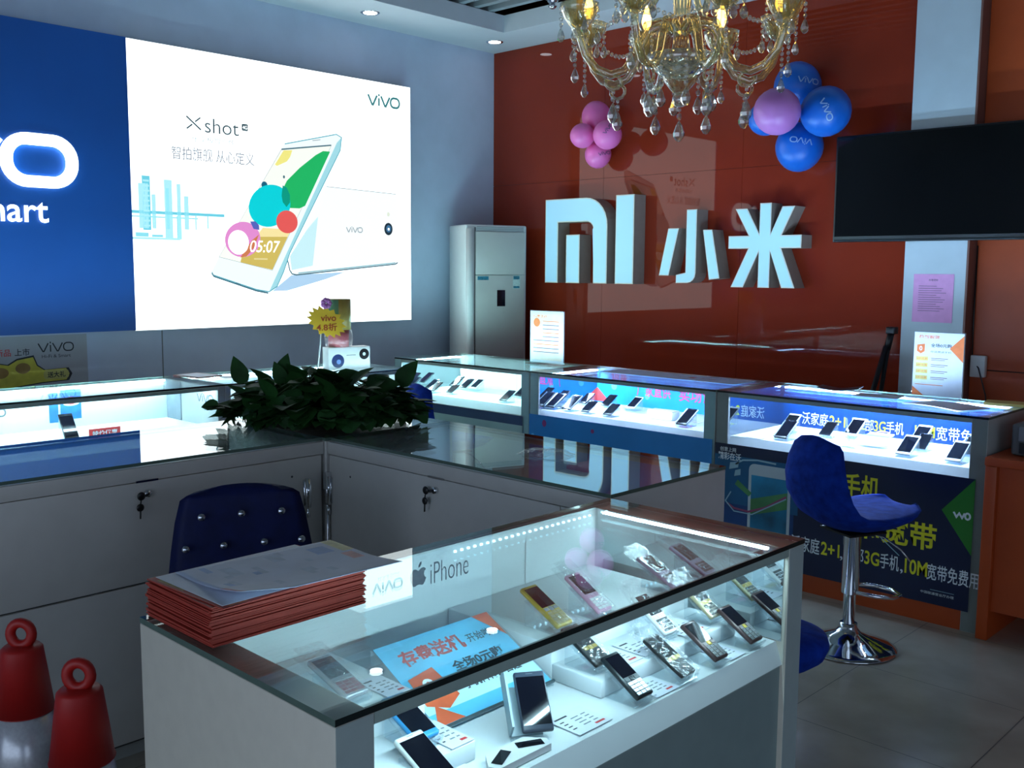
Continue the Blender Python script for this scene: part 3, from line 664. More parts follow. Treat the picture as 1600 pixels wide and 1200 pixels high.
def television():
    t = thing('television', 'black flat television hung high on the orange wall', 'television', (-2.775, 5.60, 1.675))
    w, h = 1.10, .608
    b = MB(black_plastic); b.box((0, -.015, 0), (w, .03, h), bev=.004); b.build('housing', t)
    b = MB(tv_screen); b.box((.012, -.018, .032), (w-.012, -.014, h-.012)); b.build('screen', t)
    b = MB(mat('tv_chin', (60, 66, 68), .15, metal=.5, noise=(9, .1))); b.box((.012, -.02, .004), (w-.012, -.015, .012)); b.build('chin_strip', t)
    b = MB(black_metal); b.box((.42, .03, .15), (.68, .16, .45)); b.build('wall_mount', t)
television()

def balloons():
    def balloon(label, c, r, m, mark=None, ang=0.0, group=None):
        b = MB(m)
        prof = [(r*math.sin(PI*k/16)*(1.0 if k < 9 else 1.0-.04*(k-8)/8), -r*1.04*math.cos(PI*k/16)) for k in range(1, 16)]
        d = Vector((c[0]-group[1][0], c[1]-group[1][1]-.03, c[2]-group[1][2])); q = d.to_track_quat('Z', 'Y').to_matrix().to_4x4()
        b.lathe([(0, -r*1.04)]+prof+[(0, r*1.02)], m, q, 24)
        b.lathe([(.008, -r*1.04), (.016, -r*1.1), (.02, -r*1.13)], m, q, 10)
        o = b.build('balloon', None, c, 0, label, 'balloon', group[0])
        if mark:
            def fn(x, y):
                X = x*math.cos(ang)-y*math.sin(ang)+mark[1]; Y = x*math.sin(ang)+y*math.cos(ang)+mark[2]
                k = math.sqrt(max(.0004, 1-(X/r)**2-(Y/r)**2))*r
                # print on the side that faces the shop floor
                v = Vector((X, -k, Y)); a = .72
                return ((v.x*math.cos(a)-v.y*math.sin(a))*1.045, (v.x*math.sin(a)+v.y*math.cos(a))*1.045, v.z*1.045)
            p = MB(mark[0]); vivo(p, r*.85, mark[0], None, 0, 0, .05, 0, fn); p.build('printed_mark', o)
    pk = mat('balloon_pink', (244, 118, 190), .35, noise=(6, .04)); lav = mat('balloon_lilac', (205, 130, 205), .35, noise=(6, .04)); bl = mat('balloon_blue', (20, 105, 205), .35, noise=(6, .06))
    prt = mat('print_faint', (120, 80, 120), .5, noise=(20, .1)); pw_ = mat('print_pale_blue', (150, 185, 225), .5, noise=(20, .05))
    G = ('pink balloons in a cluster on the orange wall', (-4.575, 5.62, 2.45))
    balloon('pink balloon at the top of the all-pink cluster', (-4.61, 5.62, 2.582), .106, pk, None, 0, G)
    balloon('pink balloon at the left of the all-pink cluster', (-4.62, 5.48, 2.438), .086, pk, None, 0, G)
    balloon('pink balloon at the right of the all-pink cluster, with a small dark print', (-4.405, 5.49, 2.427), .100, pk, (prt, .0, .03), .9, G)
    balloon('pink balloon at the bottom of the all-pink cluster', (-4.60, 5.63, 2.32), .094, pk, (prt, .04, .0), .2, G)
    G = ('balloons in the blue and lilac cluster on the orange wall', (-3.02, 5.60, 2.42))
    balloon('blue balloon at the top of the mixed cluster', (-3.057, 5.62, 2.608), .140, bl, (pw_, .03, .01), -.15, G)
    balloon('blue balloon at the right of the mixed cluster', (-2.787, 5.46, 2.415), .143, bl, (pw_, -.03, -.01), -1.15, G)
    balloon('blue balloon at the bottom of the mixed cluster', (-3.03, 5.62, 2.248), .142, bl, (pw_, -.02, .02), 2.95, G)
    balloon('blue balloon at the left of the mixed cluster', (-3.15, 5.42, 2.405), .100, bl, None, 0, G)
    balloon('lilac balloon in front of the blue ones', (-2.965, 5.225, 2.405), .132, lav, None, 0, G)
balloons()

def notices():
    M = fr((-2.306, 5.6435, 1.225), (1, 0, 0), (0, 0, 1))
    b = MB(paper_pink); b.box((0, -.001, 0), (.225, .001, .268))
    b2 = MB(paper_pink); b2.prism([(0, 0), (.222, 0), (.222, .268), (0, .268)], 0, .0012, paper_pink, M)
    b2.text('办理须知', ink, M, .05, .012, cx=.11, cy=.235, z=.0018)
    for i in range(12):
        w = random.uniform(.12, .17) if i % 4 else .10
        b2.rect(.03, .20-.0125*i, .03+w, .2028-.0125*i, mat('ink_faint', (120, 90, 115), .6, noise=(200, .2)), M, .0016)
    b2.build('notice_sheet', None, None, 0, 'pink notice sheet with lines of small print on the pale column', 'notice')
    def stand(label, loc, w, h, rot, pr):
        t = thing('sign_holder', label, 'sign', loc, rot)
        b = MB(acrylic); b.box((0, 0, .004), (w, .003, h)); b.box((0, -.045, 0), (w, .045, .003)); b.build('acrylic_stand', t)
        b = MB(paper_white); M = fr((.004, -.0012, .012), (1, 0, 0), (0, 0, 1)); b.prism([(0, 0), (w-.008, 0), (w-.008, h-.016), (0, h-.016)], 0, .0008, paper_white, M)
        pr(b, M @ at(0, 0, .0012), w-.008, h-.016); b.build('printed_sheet', t)
    def pr1(b, M, w, h):
        b.text('热烈祝贺', ink_orange, M, w*.42, h*.055, bold=.02, cx=w*.3, cy=h*.93); b.flat([(w*.06, h*.80), (w*.22, h*.82), (w*.22, h*.70), (w*.14, h*.66), (w*.06, h*.70)], ink_orange, M)
        b.text('0', ink_white, M, w*.06, h*.07, bold=.02, cx=w*.14, cy=h*.745, z=.0004)
        b.text('全场0元购', ink, M, w*.42, h*.06, bold=.02, cx=w*.55, cy=h*.80); b.text('存话费送手机', ink, M, w*.42, h*.03, cx=w*.55, cy=h*.70)
        for i in range(4):
            b.rect(w*.05, h*(.55-.1*i), w*.30, h*(.62-.1*i), paper_yel, M, .0002); b.text('5折优惠', ink_orange, M, w*.22, h*.035, cx=w*.175, cy=h*(.585-.1*i), z=.0005)
            b.rect(w*.36, h*(.59-.1*i), w*.70, h*(.60-.1*i), MATS['ink_faint'], M, .0003); b.rect(w*.36, h*(.565-.1*i), w*.64, h*(.573-.1*i), MATS['ink_faint'], M, .0003)
        b.flat([(w, h*.97), (w, h*.55), (w*.72, h*.76)], ink_orange, M, .0002); b.flat([(0, 0), (0, h*.14), (w*.24, 0)], ink_orange, M, .0002)
        b.rect(w*.05, h*.17, w*.62, h*.18, ink_orange, M, .0002)
    def pr2(b, M, w, h):
        b.rect(w*.05, h*.05, w*.95, h*.95, mat('sheet_cream', (226, 208, 196), .6, noise=(12, .06)), M, .0001)
        b.text('优惠活动', ink_orange, M, w*.4, h*.06, bold=.02, cx=w*.3, cy=h*.90, z=.0004); b.disc(w*.2, h*.78, w*.1, None, ink_orange, M, .0004)
        for i in range(9): b.rect(w*(.38 if i < 5 else .1), h*(.80-.075*i), w*.86, h*(.815-.075*i), ink_orange if i % 3 == 0 else MATS['ink_faint'], M, .0004)
    stand('clear stand with an orange and white flyer on the right end of the navy showcase', (-1.905, 4.70, H+.001), .235, .312, .0, pr1)
    stand('clear stand with a pale orange flyer on top of the white lit showcase', (-4.285, 4.60, H+.001), .285, .335, .0, pr2)
    # socket and cord on the wall beside the column
    t = thing('wall_socket', 'white socket box on the wall right of the column', 'socket', (-2.00, 5.752, .93))
    b = MB(white_plastic); b.box((0, -.04, 0), (.08, 0, .12), bev=.006); b.build('socket_box', t)
    b = MB(black_plastic); b.tube([(-.005, -.008, .75-.03), (-.004, -.008, .3), (.0, -.01, .1), (.05, -.045, .05), (.09, -.03, -.1), (.1, -.02, -.4)], .004); b.build('cord', t)
    # sticker sheet on the left wall
    M = fr((-5.7785, 0, 0), (0, 1, 0), (0, 0, 1)); b = MB(mat('sticker_grey', (168, 170, 176), .4, noise=(9, .03)))
    b.prism([(1.55, .76), (2.44, .76), (2.44, 1.118), (1.55, 1.118)], 0, .0012, None, M)
    vivo(b, .195, ink, M, 2.265, 1.050, .036, .002); b.text('Hi-Fi & Smart', ink, M, .16, .018, cx=2.265, cy=1.0, z=.002)
    b.build('wall_poster', None, None, 0, 'grey wall panel with a dark word mark, below the blue sign', 'poster')
    b = MB(ink); sy = mat('sticker_yellow', (205, 196, 70), .5, noise=(14, .15)); so = mat('sticker_ochre', (150, 120, 60), .5, noise=(14, .2))
    M = M @ at(0, 0, .0022)
    blob = [(1.86, .83), (1.86, .95), (1.93, .985), (2.0, .97), (2.05, 1.0), (2.14, 1.015), (2.16, .96), (2.20, .93), (2.33, .935), (2.35, .90), (2.33, .862), (2.18, .855), (2.05, .84), (1.95, .825)]
    b.prism([(x*1.0, y-.005) for x, y in blob], 0, .0006, ink, M)
    cx, cy = 2.08, .91
    b.flat([(cx+(x-cx)*.94, cy+(y-cy)*.9-.005) for x, y in blob], sy, M, .001)
    b.disc(1.96, .92, .045, .03, so, M, .0014); b.disc(2.08, .94, .04, .03, so, M, .0014); b.flat(rrect(2.19, .868, 2.33, .922, .02, 4), mat('sticker_pale', (196, 190, 110), .5, noise=(14, .1)), M, .0014); b.text('送大礼', ink, M, .10, .035, bold=.02, cx=2.26, cy=.895, z=.0018)
    b.text('新品', ink_red, M, .08, .04, bold=.01, cx=1.98, cy=1.03, z=.001); b.text('上市', ink, M, .08, .04, bold=.01, cx=2.08, cy=1.03, z=.001)
    b.build('wall_sticker', None, None, 0, 'yellow cloud-shaped sticker with dark outline above the left showcase', 'sticker')
notices()

def air_conditioner():
    a = math.radians(-20)+PI/2          # local -y is the front
    t = thing('air_conditioner', 'tall white floor-standing air conditioner in the far corner', 'air conditioner', (-5.44, 5.36, 0), a)
    w, d, h = .50, .32, 1.83
    body = mat('ac_body', (212, 216, 214), .4, noise=(20, .02)); fr_ = mat('ac_front', (190, 184, 178), .3, noise=(9, .03))
    b = MB(body); b.box((-w/2, -d/2, 0), (w/2, d/2, h), bev=.012); b.build('cabinet', t)
    b = MB(fr_); b.box((-w/2+.075, -d/2-.012, .12), (w/2-.02, -d/2, h-.37), bev=.003); b.box((-w/2+.075, -d/2-.012, h-.365), (w/2-.02, -d/2, h-.05), bev=.003); b.build('front_panel', t)
    b = MB(body); b.lathe([(.032, .1), (.032, h-.03)], body, at(-w/2+.035, -d/2, 0), 14); b.build('side_pillar', t)
    b = MB(mat('ac_strip', (110, 110, 112), .3, metal=.4, noise=(9, .05))); b.box((-w/2+.068, -d/2-.008, .1), (-w/2+.08, -d/2, h-.02)); b.build('dark_strip', t)
    b = MB(mat('ac_vent', (150, 152, 152), .5, noise=(9, .05)))
    for k in range(3): b.box((-w/2+.09, -d/2-.006, h-.045+.012*k), (w/2-.03, -d/2, h-.038+.012*k))
    b.build('air_outlet', t)
    b = MB(screen_m); b.box((.0, -d/2-.016, 1.23), (.065, -d/2-.011, 1.35)); b.build('display', t)
    b = MB(mat('label_teal', (40, 110, 130), .4, noise=(90, .5))); M = fr((0, -d/2-.0125, 0), (1, 0, 0), (0, 0, 1))
    b.rect(-.16, 1.425, -.07, 1.452, None, M); b.build('sticker', t); b = MB(); b.rect(.13, 1.36, .19, 1.46, mat('label_pale', (190, 205, 200), .4, noise=(90, .1)), M); b.rect(.135, 1.43, .185, 1.455, MATS['label_teal'], M, .0005); b.rect(.135, 1.365, .185, 1.38, MATS['label_teal'], M, .0005)
    b.build('sticker', t)
air_conditioner()

def ceiling_things():
    for i, (x, y) in enumerate(((-5.49, 4.30), (-5.485, 5.47))):
        t = thing('downlight', ('small lit downlight in the ceiling edge above the light box', 'small lit downlight in the ceiling corner above the orange wall')[i], 'ceiling light', (x, y, 3.2), 0, 'downlights in the ceiling edge')
        b = MB(chrome); b.lathe([(.05, 0), (.06, -.004), (.066, -.001), (.066, 0)], chrome, None, 24); b.build('trim_ring', t)
        b = MB(down_m); b.lathe([(0, -.003), (.046, -.003), (.046, -.001)], down_m, None, 24); b.build('lamp', t)
    t = thing('track_spotlight', 'grey ceiling spotlight hanging between the slats', 'ceiling light', (-4.42, 4.93, 3.325))
    g = mat('fixture_grey', (150, 158, 160), .4, noise=(20, .05))
    b = MB(g); b.lathe([(.075, .0), (.075, -.09), (.06, -.10)], g, None, 20); b.build('housing', t)
    b = MB(chrome); b.lathe([(.03, -.10), (.035, -.12), (.02, -.135), (.03, -.15), (.012, -.165)], chrome, None, 16); b.build('lamp_cap', t)
ceiling_things()

# ---------------------------------------------------------------- chandelier
def chandelier():
    cx, cy = -1.835, 2.64
    t = thing('chandelier', 'amber crystal chandelier with candle bulbs and hanging drops', 'chandelier', (cx, cy, -.018))
    b = MB(amber); b.lathe([(.015, 2.06), (.03, 2.075), (.05, 2.10), (.065, 2.14), (.055, 2.175), (.03, 2.19), (.024, 2.24), (.034, 2.27), (.024, 2.30), (.03, 2.36), (.05, 2.40), (.03, 2.44), (.022, 2.50), (.035, 2.55), (.02, 2.6), (.02, 2.75)], amber, None, 20); b.build('centre_column', t)
    b = MB(crystal); b.lathe([(.02, 2.105), (.06, 2.115), (.095, 2.15), (.105, 2.178), (.10, 2.18), (.085, 2.155), (.05, 2.125)], crystal, None, 24); b.build('bottom_bowl', t)
    b = MB(gold_m); b.lathe([(.006, 2.74), (.006, 3.335)], gold_m, None, 8); b.lathe([(.07, 3.325), (.07, 3.31), (.02, 3.28)], gold_m, None, 20); b.build('ceiling_rod', t)
    def drop(mb, p, s, m=crystal):
        mb.lathe([(0, 0), (.006*s, -.004*s), (.007*s, -.010*s), (.004*s, -.016*s)], m, Matrix.Translation(p), 6, False)
        mb.lathe([(0, -.016*s), (.007*s, -.028*s), (.014*s, -.047*s), (.013*s, -.056*s), (.006*s, -.066*s), (0, -.068*s)], m, Matrix.Translation(p), 7, False)
    def bead(mb, p, r): mb.ball(p, r, crystal, 6)
    def hang(parent, p, n, s, name='crystal_drop'):
        q = MB(crystal); z = p[2]
        for i in range(n): bead(q, (p[0], p[1], z-.008), .0068); z -= .0165
        drop(q, (p[0], p[1], z), s); q.build(name, parent)
    for k in range(8):
        a = 2*PI*k/8+.19; R = .325; c, s_ = math.cos(a), math.sin(a)
        pr = [(.03, 2.255), (.07, 2.275), (.11, 2.262), (.135, 2.215), (.15, 2.165), (.18, 2.125), (.225, 2.11), (.27, 2.125), (.305, 2.165), (.32, 2.21), (R, 2.25)]
        arm = MB(amber); arm.tube([(r*c, r*s_, z) for r, z in pr], [.014]*3+[.013]*5+[.011]*3, amber, 9); ao = arm.build('arm', t)
        # scroll under the arm
        q = MB(amber); q.tube([((.215+.026*math.cos(w))*c, (.215+.026*math.cos(w))*s_, 2.088+.022*math.sin(w)) for w in [i*PI/5+PI/2 for i in range(9)]], .005, amber, 6); q.build('scroll', ao)
        q = MB(crystal); Mp = at(R*c, R*s_, 0)
        q.lathe([(.014, 2.238), (.026, 2.245), (.044, 2.268), (.056, 2.295), (.06, 2.312), (.055, 2.312), (.04, 2.275), (.015, 2.25)], amber, Mp, 16); q.build('drip_bowl', ao)
        q = MB(candle_m); q.lathe([(.010, 2.25), (.010, 2.325)], candle_m, Mp, 10); q.build('candle_sleeve', ao)
        q = MB(bulb_m); q.lathe([(.006, 2.325), (.014, 2.34), (.0165, 2.355), (.012, 2.378), (.003, 2.405), (0, 2.408)], bulb_m, Mp, 12); q.build('bulb', ao)
        for j in range(4):
            w = 2*PI*j/4+a; p = (R*c+.057*math.cos(w), R*s_+.057*math.sin(w), 2.305)
            hang(ao, p, 2 if j % 2 else 3, .85)
        hang(ao, (.215*c, .215*s_, 2.066), 1, 1.25)
        hang(ao, ((R+.012)*c, (R+.012)*s_, 2.24), 6, .9)
        # bead swag to the next arm
        a2 = a+2*PI/8; q = MB(crystal)
        for i in range(1, 15):
            f = i/15; x = R*(c*(1-f)+math.cos(a2)*f); y = R*(s_*(1-f)+math.sin(a2)*f); bead(q, (x, y, 2.30-.30*f*(1-f)), .0075)
        q.build('bead_swag', t)
    for k in range(5):
        a = 2*PI*k/5+.5; R = .20; c, s_ = math.cos(a), math.sin(a)
        pr = [(.03, 2.44), (.06, 2.45), (.09, 2.42), (.11, 2.37), (.14, 2.335), (.175, 2.345), (.195, 2.38), (R, 2.42)]
        arm = MB(amber); arm.tube([(r*c, r*s_, z) for r, z in pr], .011, amber, 8); ao = arm.build('upper_arm', t)
        Mp = at(R*c, R*s_, 0); q = MB(amber); q.lathe([(.014, 2.408), (.026, 2.415), (.044, 2.438), (.056, 2.465), (.06, 2.482), (.055, 2.482), (.015, 2.42)], amber, Mp, 16); q.build('drip_bowl', ao)
        q = MB(candle_m); q.lathe([(.010, 2.42), (.010, 2.495)], candle_m, Mp, 10); q.build('candle_sleeve', ao)
        q = MB(bulb_m); q.lathe([(.006, 2.495), (.014, 2.51), (.0165, 2.525), (.012, 2.548), (0, 2.578)], bulb_m, Mp, 12); q.build('bulb', ao)
        for j in range(3):
            w = 2*PI*j/3+a; hang(ao, (R*c+.057*math.cos(w), R*s_+.057*math.sin(w), 2.475), 4, .9)
    for k in range(8):
        a = 2*PI*k/8; hang(t, (.10*math.cos(a), .10*math.sin(a), 2.155), 4, 1.15, 'bowl_drop')
    hang(t, (0, 0, 2.055), 3, 1.3, 'centre_drop'); q = MB(crystal); q.ball((0, 0, 2.045), .024, crystal, 10); q.build('centre_ball', t)
chandelier()

# ---------------------------------------------------------------- seats
def shell(mb, st, m, nt=12, curl=.03, M=None):
    # st: (x, z, half width, thickness) down the back and along the seat
    n = len(st); vs = []; T = []
    for i in range(n):
        a = st[max(0, i-1)]; b = st[min(n-1, i+1)]; d = Vector((b[0]-a[0], b[1]-a[1])).normalized(); nn = Vector((-d.y, d.x))
        T.append(nn if True else nn)
    W2 = 2*nt
    for i in range(n):
        x, z, hw, th = st[i]; nn = T[i]
        ring = []
        for side in (1, -1):
            for k in range(nt):
                t = -1+2*k/nt if side == 1 else 1-2*k/nt
                prof = max(0.0, 1-abs(t)**3.0); c = curl*abs(t)**2.4
                o = side*th/2*prof+c
                ring.append((x+nn.x*o, t*hw, z+nn.y*o))
        vs += ring
    fs = []
    for i in range(n-1):
        for k in range(W2):
            k2 = (k+1) % W2; fs.append((i*W2+k, i*W2+k2, (i+1)*W2+k2, (i+1)*W2+k))
    fs.append(tuple(range(W2))[::-1]); fs.append(tuple((n-1)*W2+k for k in range(W2)))
    mb.add(vs, fs, m, M, True)
STOOL = [(-.200, .868, .085, .012), (-.207, .862, .115, .035), (-.216, .835, .145, .05), (-.226, .77, .17, .058), (-.224, .70, .188, .062), (-.205, .63, .20, .066), (-.165, .575, .205, .072), (-.10, .540, .208, .08), (-.02, .528, .208, .085), (.07, .528, .203, .085), (.15, .535, .188, .075), (.205, .548, .155, .055), (.235, .558, .11, .03), (.243, .561, .085, .01)]
def bar_stool(label, loc, rot, group='blue bar stools', ring=0.0, lever=True, dz=0.0):
    t = thing('bar_stool', label, 'stool', loc, rot, group)
    b = MB(velvet); shell(b, [(x, z+dz, w_, h_) for x, z, w_, h_ in STOOL], velvet); b.build('seat_shell', t)
    b = MB(chrome); b.lathe([(.19, 0), (.19, .006), (.17, .014), (.11, .035), (.05, .062), (.034, .085), (.034, .10)], chrome, None, 40); b.build('base', t)
    b = MB(chrome); b.lathe([(.024, .09), (.024, .22), (.034, .225), (.034, .47+dz), (.045, .475+dz), (.045, .484+dz)], chrome, None, 20); b.build('pole', t)
    b = MB(chrome); P = [(.03*math.cos(a)+.0, .03*math.sin(a), .22) for a in ()]
    P = [(.0, .034, .235), (.06, .085, .225), (.13, .095, .215), (.19, .075, .21), (.215, .0, .21), (.19, -.075, .21), (.13, -.095, .215), (.06, -.085, .225), (0, -.034, .235)]
    b.tube(P, .0085, chrome, 8, False, rz(ring)); b.build('foot_rest', t)
    b = MB(black_metal); b.box((-.09, -.09, .478+dz), (.09, .09, .486+dz)); b.build('seat_plate', t)
    if lever: b = MB(chrome); b.tube([(.05, -.03, .473), (.07, -.10, .468), (.10, -.16, .43), (.12, -.19, .39)], .0035); b.build('lever', t)
    return t
bar_stool('blue velvet bar stool standing in front of the navy showcase', (-1.72, 3.74, .001), math.radians(66))
def round_stool():
    t = thing('round_stool', 'low round blue velvet stool half hidden behind the phone showcase', 'stool', (-1.385, 2.49, .001))
    b = MB(velvet); b.lathe([(.08, .395), (.13, .402), (.16, .425), (.172, .455), (.165, .478), (.13, .492), (.06, .497), (0, .498)], velvet, None, 36); b.build('seat_cushion', t)
    b = MB(chrome); b.lathe([(.024, .06), (.024, .36), (.05, .365), (.05, .394)], chrome, None, 18); b.build('pole', t)
    b = MB(chrome); b.lathe([(.165, 0), (.165, .006), (.10, .03), (.03, .06), (.03, .07)], chrome, None, 36); b.build('base', t)
round_stool()
bar_stool('blue velvet stool behind the leafy plant, in front of the white lit showcase', (-4.13, 3.78, .001), math.radians(75))

def tufted_chair():
    t = thing('tufted_chair', 'navy tufted swivel chair with crystal studs inside the counter', 'chair', (-2.385, 1.43, .001), math.radians(-24))
    K = [(-.165, .872, .12, .02), (-.172, .866, .150, .045), (-.176, .845, .168, .06), (-.172, .78, .184, .066), (-.16, .70, .197, .07), (-.14, .62, .208, .075), (-.10, .55, .212, .085), (-.02, .515, .214, .095), (.08, .508, .214, .10), (.18, .512, .205, .09), (.235, .52, .18, .05), (.25, .522, .15, .015)]
    b = MB(velvet_dark); shell(b, K, velvet_dark, 12, .022); b.build('seat_shell', t)
    st = mat('stud_crystal', (190, 195, 205), .08, metal=.9, noise=(200, .2))
    rows = ((.800, (-.113, -.002, .110), -.132), (.715, (-.158, -.055, .058, .163), -.121), (.63, (-.113, -.002, .110), -.100))
    for z, ys, x in rows:
        for y in ys:
            q = MB(st); M = Matrix.Translation((x+.010*abs(y)/.16+.004, y, z)) @ ry(PI/2-.12); q.lathe([(.0115, -.004), (.0115, .002), (.008, .006), (0, .0075)], st, M, 10); q.build('crystal_stud', t)
    b = MB(chrome); b.lathe([(.026, .09), (.026, .45), (.05, .455), (.05, .462)], chrome, None, 16); b.build('pole', t)
    b = MB(chrome)
    for k in range(5):
        a = 2*PI*k/5+.3; b.tube([(0, 0, .10), (.14*math.cos(a), .14*math.sin(a), .085), (.24*math.cos(a), .24*math.sin(a), .065)], [.02, .016, .012], chrome, 8)
    b.build('star_base', t)
    for k in range(5):
        a = 2*PI*k/5+.3; q = MB(black_plastic); c = Vector((.235*math.cos(a), .235*math.sin(a), .028)); q.cyl(c+Vector((-.012*math.sin(a), .012*math.cos(a), 0)), c-Vector((-.012*math.sin(a), .012*math.cos(a), 0)), .028, None, black_plastic, 14); q.build('caster', t)
tufted_chair()

# ---------------------------------------------------------------- cones
def cone(label, loc, rot):
    t = thing('traffic_cone', label, 'cone', loc, rot, 'red traffic cones')
    b = MB(cone_red); b.box((-.14, -.14, 0), (.14, .14, .025), bev=.006); b.build('base', t)
    b = MB(cone_red); b.lathe([(.125, .022), (.113, .10), (.1125, .10)], cone_red, None, 32); b.build('lower_sleeve', t)
    b = MB(cone_red); b.lathe([(.094, .22), (.083, .30)], cone_red, None, 32); b.build('middle_sleeve', t)
    b = MB(cone_red); b.lathe([(.0655, .49), (.064, .488), (.045, .635), (.038, .642), (.0, .644)], cone_red, None, 32); b.build('cone_top', t)
    for z0, z1, r0, r1 in ((.10, .22, .112, .095), (.30, .49, .083, .0615)):
        b = MB(cone_white); b.lathe([(r0, z0), (r1, z1)], cone_white, None, 32)
        b.build('reflective_band', t)
    b = MB(cone_red); b.tube([(.017*math.cos(a), .017*math.cos(a), .669+.026*math.sin(a)) for a in [i*2*PI/20 for i in range(20)]], .0115, cone_red, 10, True); b.build('top_ring', t)
cone('red and white cone nearest the left edge, behind the other cone', (-2.325, .805, .001), 0.0)
cone('red and white cone nearest the phone showcase, in front of the other cone', (-2.00, .80, .001), 0.0)

# ---------------------------------------------------------------- plant
def plant():
    c = Vector((-3.135, 2.215, H+.001)); t = thing('potted_plant', 'bushy dark green leafy plant on the corner cabinet', 'plant', c, math.radians(44))
    pot = mat('pot_brown', (38, 32, 28), .4, noise=(20, .15))
    b = MB(pot); b.lathe([(.72, 0), (.80, .006), (.92, .048), (.95, .055), (.88, .055), (.82, .045)], pot, Matrix.Diagonal((.315, .245, 1, 1)), 32); b.build('pot', t)
    b = MB(soil_m); b.lathe([(.0, .046), (.86, .046)], soil_m, Matrix.Diagonal((.315, .245, 1, 1)), 24); b.build('soil', t)
    L = MB(leaf_m); Sx = MB(stem_m); R = random.Random(3)
    def leaf(base, d, up, ln, w):
        d = d.normalized(); s = d.cross(up)
        if s.length < 1e-3: s = Vector((1, 0, 0))
        s.normalize(); n = s.cross(d).normalized()
        prof = [(0, .0), (.04, .55), (.22, .95), (.42, 1.0), (.65, .75), (.85, .36), (1.0, .0)]
        vs = []; fs = []
        for u, k in prof:
            p = base+d*(ln*u)-n*(ln*.22*u*u)
            vs += [p, p+s*(w/2*k)+n*(.12*w*k), p-s*(w/2*k)+n*(.12*w*k)]
        for i in range(len(prof)-1):
            a = 3*i; b_ = 3*(i+1); fs += [(a, b_, b_+1, a+1), (a, a+2, b_+2, b_)]
        L.add(vs, fs, None, None, True)
    ax, ay, hz = .35, .28, .150
    for i in range(430):
        while True:
            x = R.uniform(-1, 1); y = R.uniform(-1, 1)
            if x*x+y*y < 1: break
        rr = math.sqrt(x*x+y*y); top = hz*(1-rr**2.2)**.7+.02
        z = top*R.uniform(.35, 1.0) if i % 3 else top
        p = Vector((x*ax, y*ay, max(.03, z)))
        d = Vector((x+R.uniform(-.5, .5), y+R.uniform(-.5, .5), R.uniform(-.55, .45)))
        ln = R.uniform(.075, .125)
        if p.z + min(0, d.normalized().z)*ln - .22*ln < .012: d.z = abs(d.z)*.6+.15; p.z = max(p.z, .045)
        leaf(p, d, Vector((x*.4, y*.4, 1)), ln, ln*R.uniform(.62, .85))
        if i % 4 == 0:
            q = Vector((x*ax*.25, y*ay*.25, .10)); Sx.tube([q, (q+p)/2+Vector((0, 0, .05)), p], .0025, stem_m, 5)
    for i in range(300):            # low skirt of leaves hanging to the glass
        a = R.uniform(0, 2*PI); rr = R.uniform(.55, 1.0); x = rr*math.cos(a); y = rr*math.sin(a)
        ln = R.uniform(.055, .08); p = Vector((x*ax, y*ay, ln+R.uniform(-.012, .02)))
        if i % 2: leaf(p, Vector((math.cos(a)*.35+R.uniform(-.35, .35), math.sin(a)*.35+R.uniform(-.35, .35), -.9)), Vector((x, y, .25)), ln, ln*.95)
        else: leaf(p, Vector((math.cos(a)+R.uniform(-.9, .9), math.sin(a)+R.uniform(-.9, .9), R.uniform(-.4, .1))), Vector((x*.6, y*.6, 1)), ln, ln*.85)
    # stray shoots on the rim and top
    for (x, y, z, dx, dz, ln) in ((-.30, 0, .15, -.35, .9, .11), (-.165, .02, .165, .25, 1.0, .10), (-.15, .0, .15, -.2, .5, .09), (.05, .0, .165, .6, .15, .11), (.28, .05, .14, .5, .7, .12), (-.40, .0, .07, -1, -.15, .07), (.18, 0, .145, 1, .10, .11), (-.37, .03, .055, -.7, -.3, .06), (.355, -.05, .09, .4, -.8, .10)):
        p = Vector((x, y, z)); leaf(p, Vector((dx, -.1, dz)), Vector((0, -1, .3)), ln, ln*.62)
        Sx.tube([(x*.3, y*.3, .10), (x*.7, y*.7, z*.8+.05), tuple(p)], .0028, stem_m, 5)
    for v in L.v: v.z = max(v.z, .004+.00001*abs(v.x))
    L.build('foliage', t); Sx.build('stems', t)
plant()

# ---------------------------------------------------------------- flyers and loose papers
def slab(name, label, cat, w, l, th, loc, rot, m, draw=None, group=None, curve=None, n=10):
    b = MB(m)
    if not curve: b.box((-w/2, -l/2, 0), (w/2, l/2, th))
    else:
        vs = []; fs = []
        for k in (1, 0):
            for i in range(n+1):
                for j in range(n+1):
                    x = -w/2+w*i/n; y = -l/2+l*j/n; vs.append((x, y, curve(x/w+.5, y/l+.5)+th*k))
        N = (n+1)**2
        for i in range(n):
            for j in range(n):
                a = i*(n+1)+j; q = (a, a+n+1, a+n+2, a+1); fs.append(q); fs.append(tuple(N+v for v in q[::-1]))
        for i in range(n):
            for e in ((i, i+1), (n*(n+1)+i+1, n*(n+1)+i), ((i+1)*(n+1), i*(n+1)), (i*(n+1)+n, (i+1)*(n+1)+n)): fs.append((e[0]+N, e[1]+N, e[1], e[0])[::-1])
        b.add(vs, fs, m, None, True)
    if draw: draw(b)
    return b.build(name, None, loc, rot, label, cat, group)
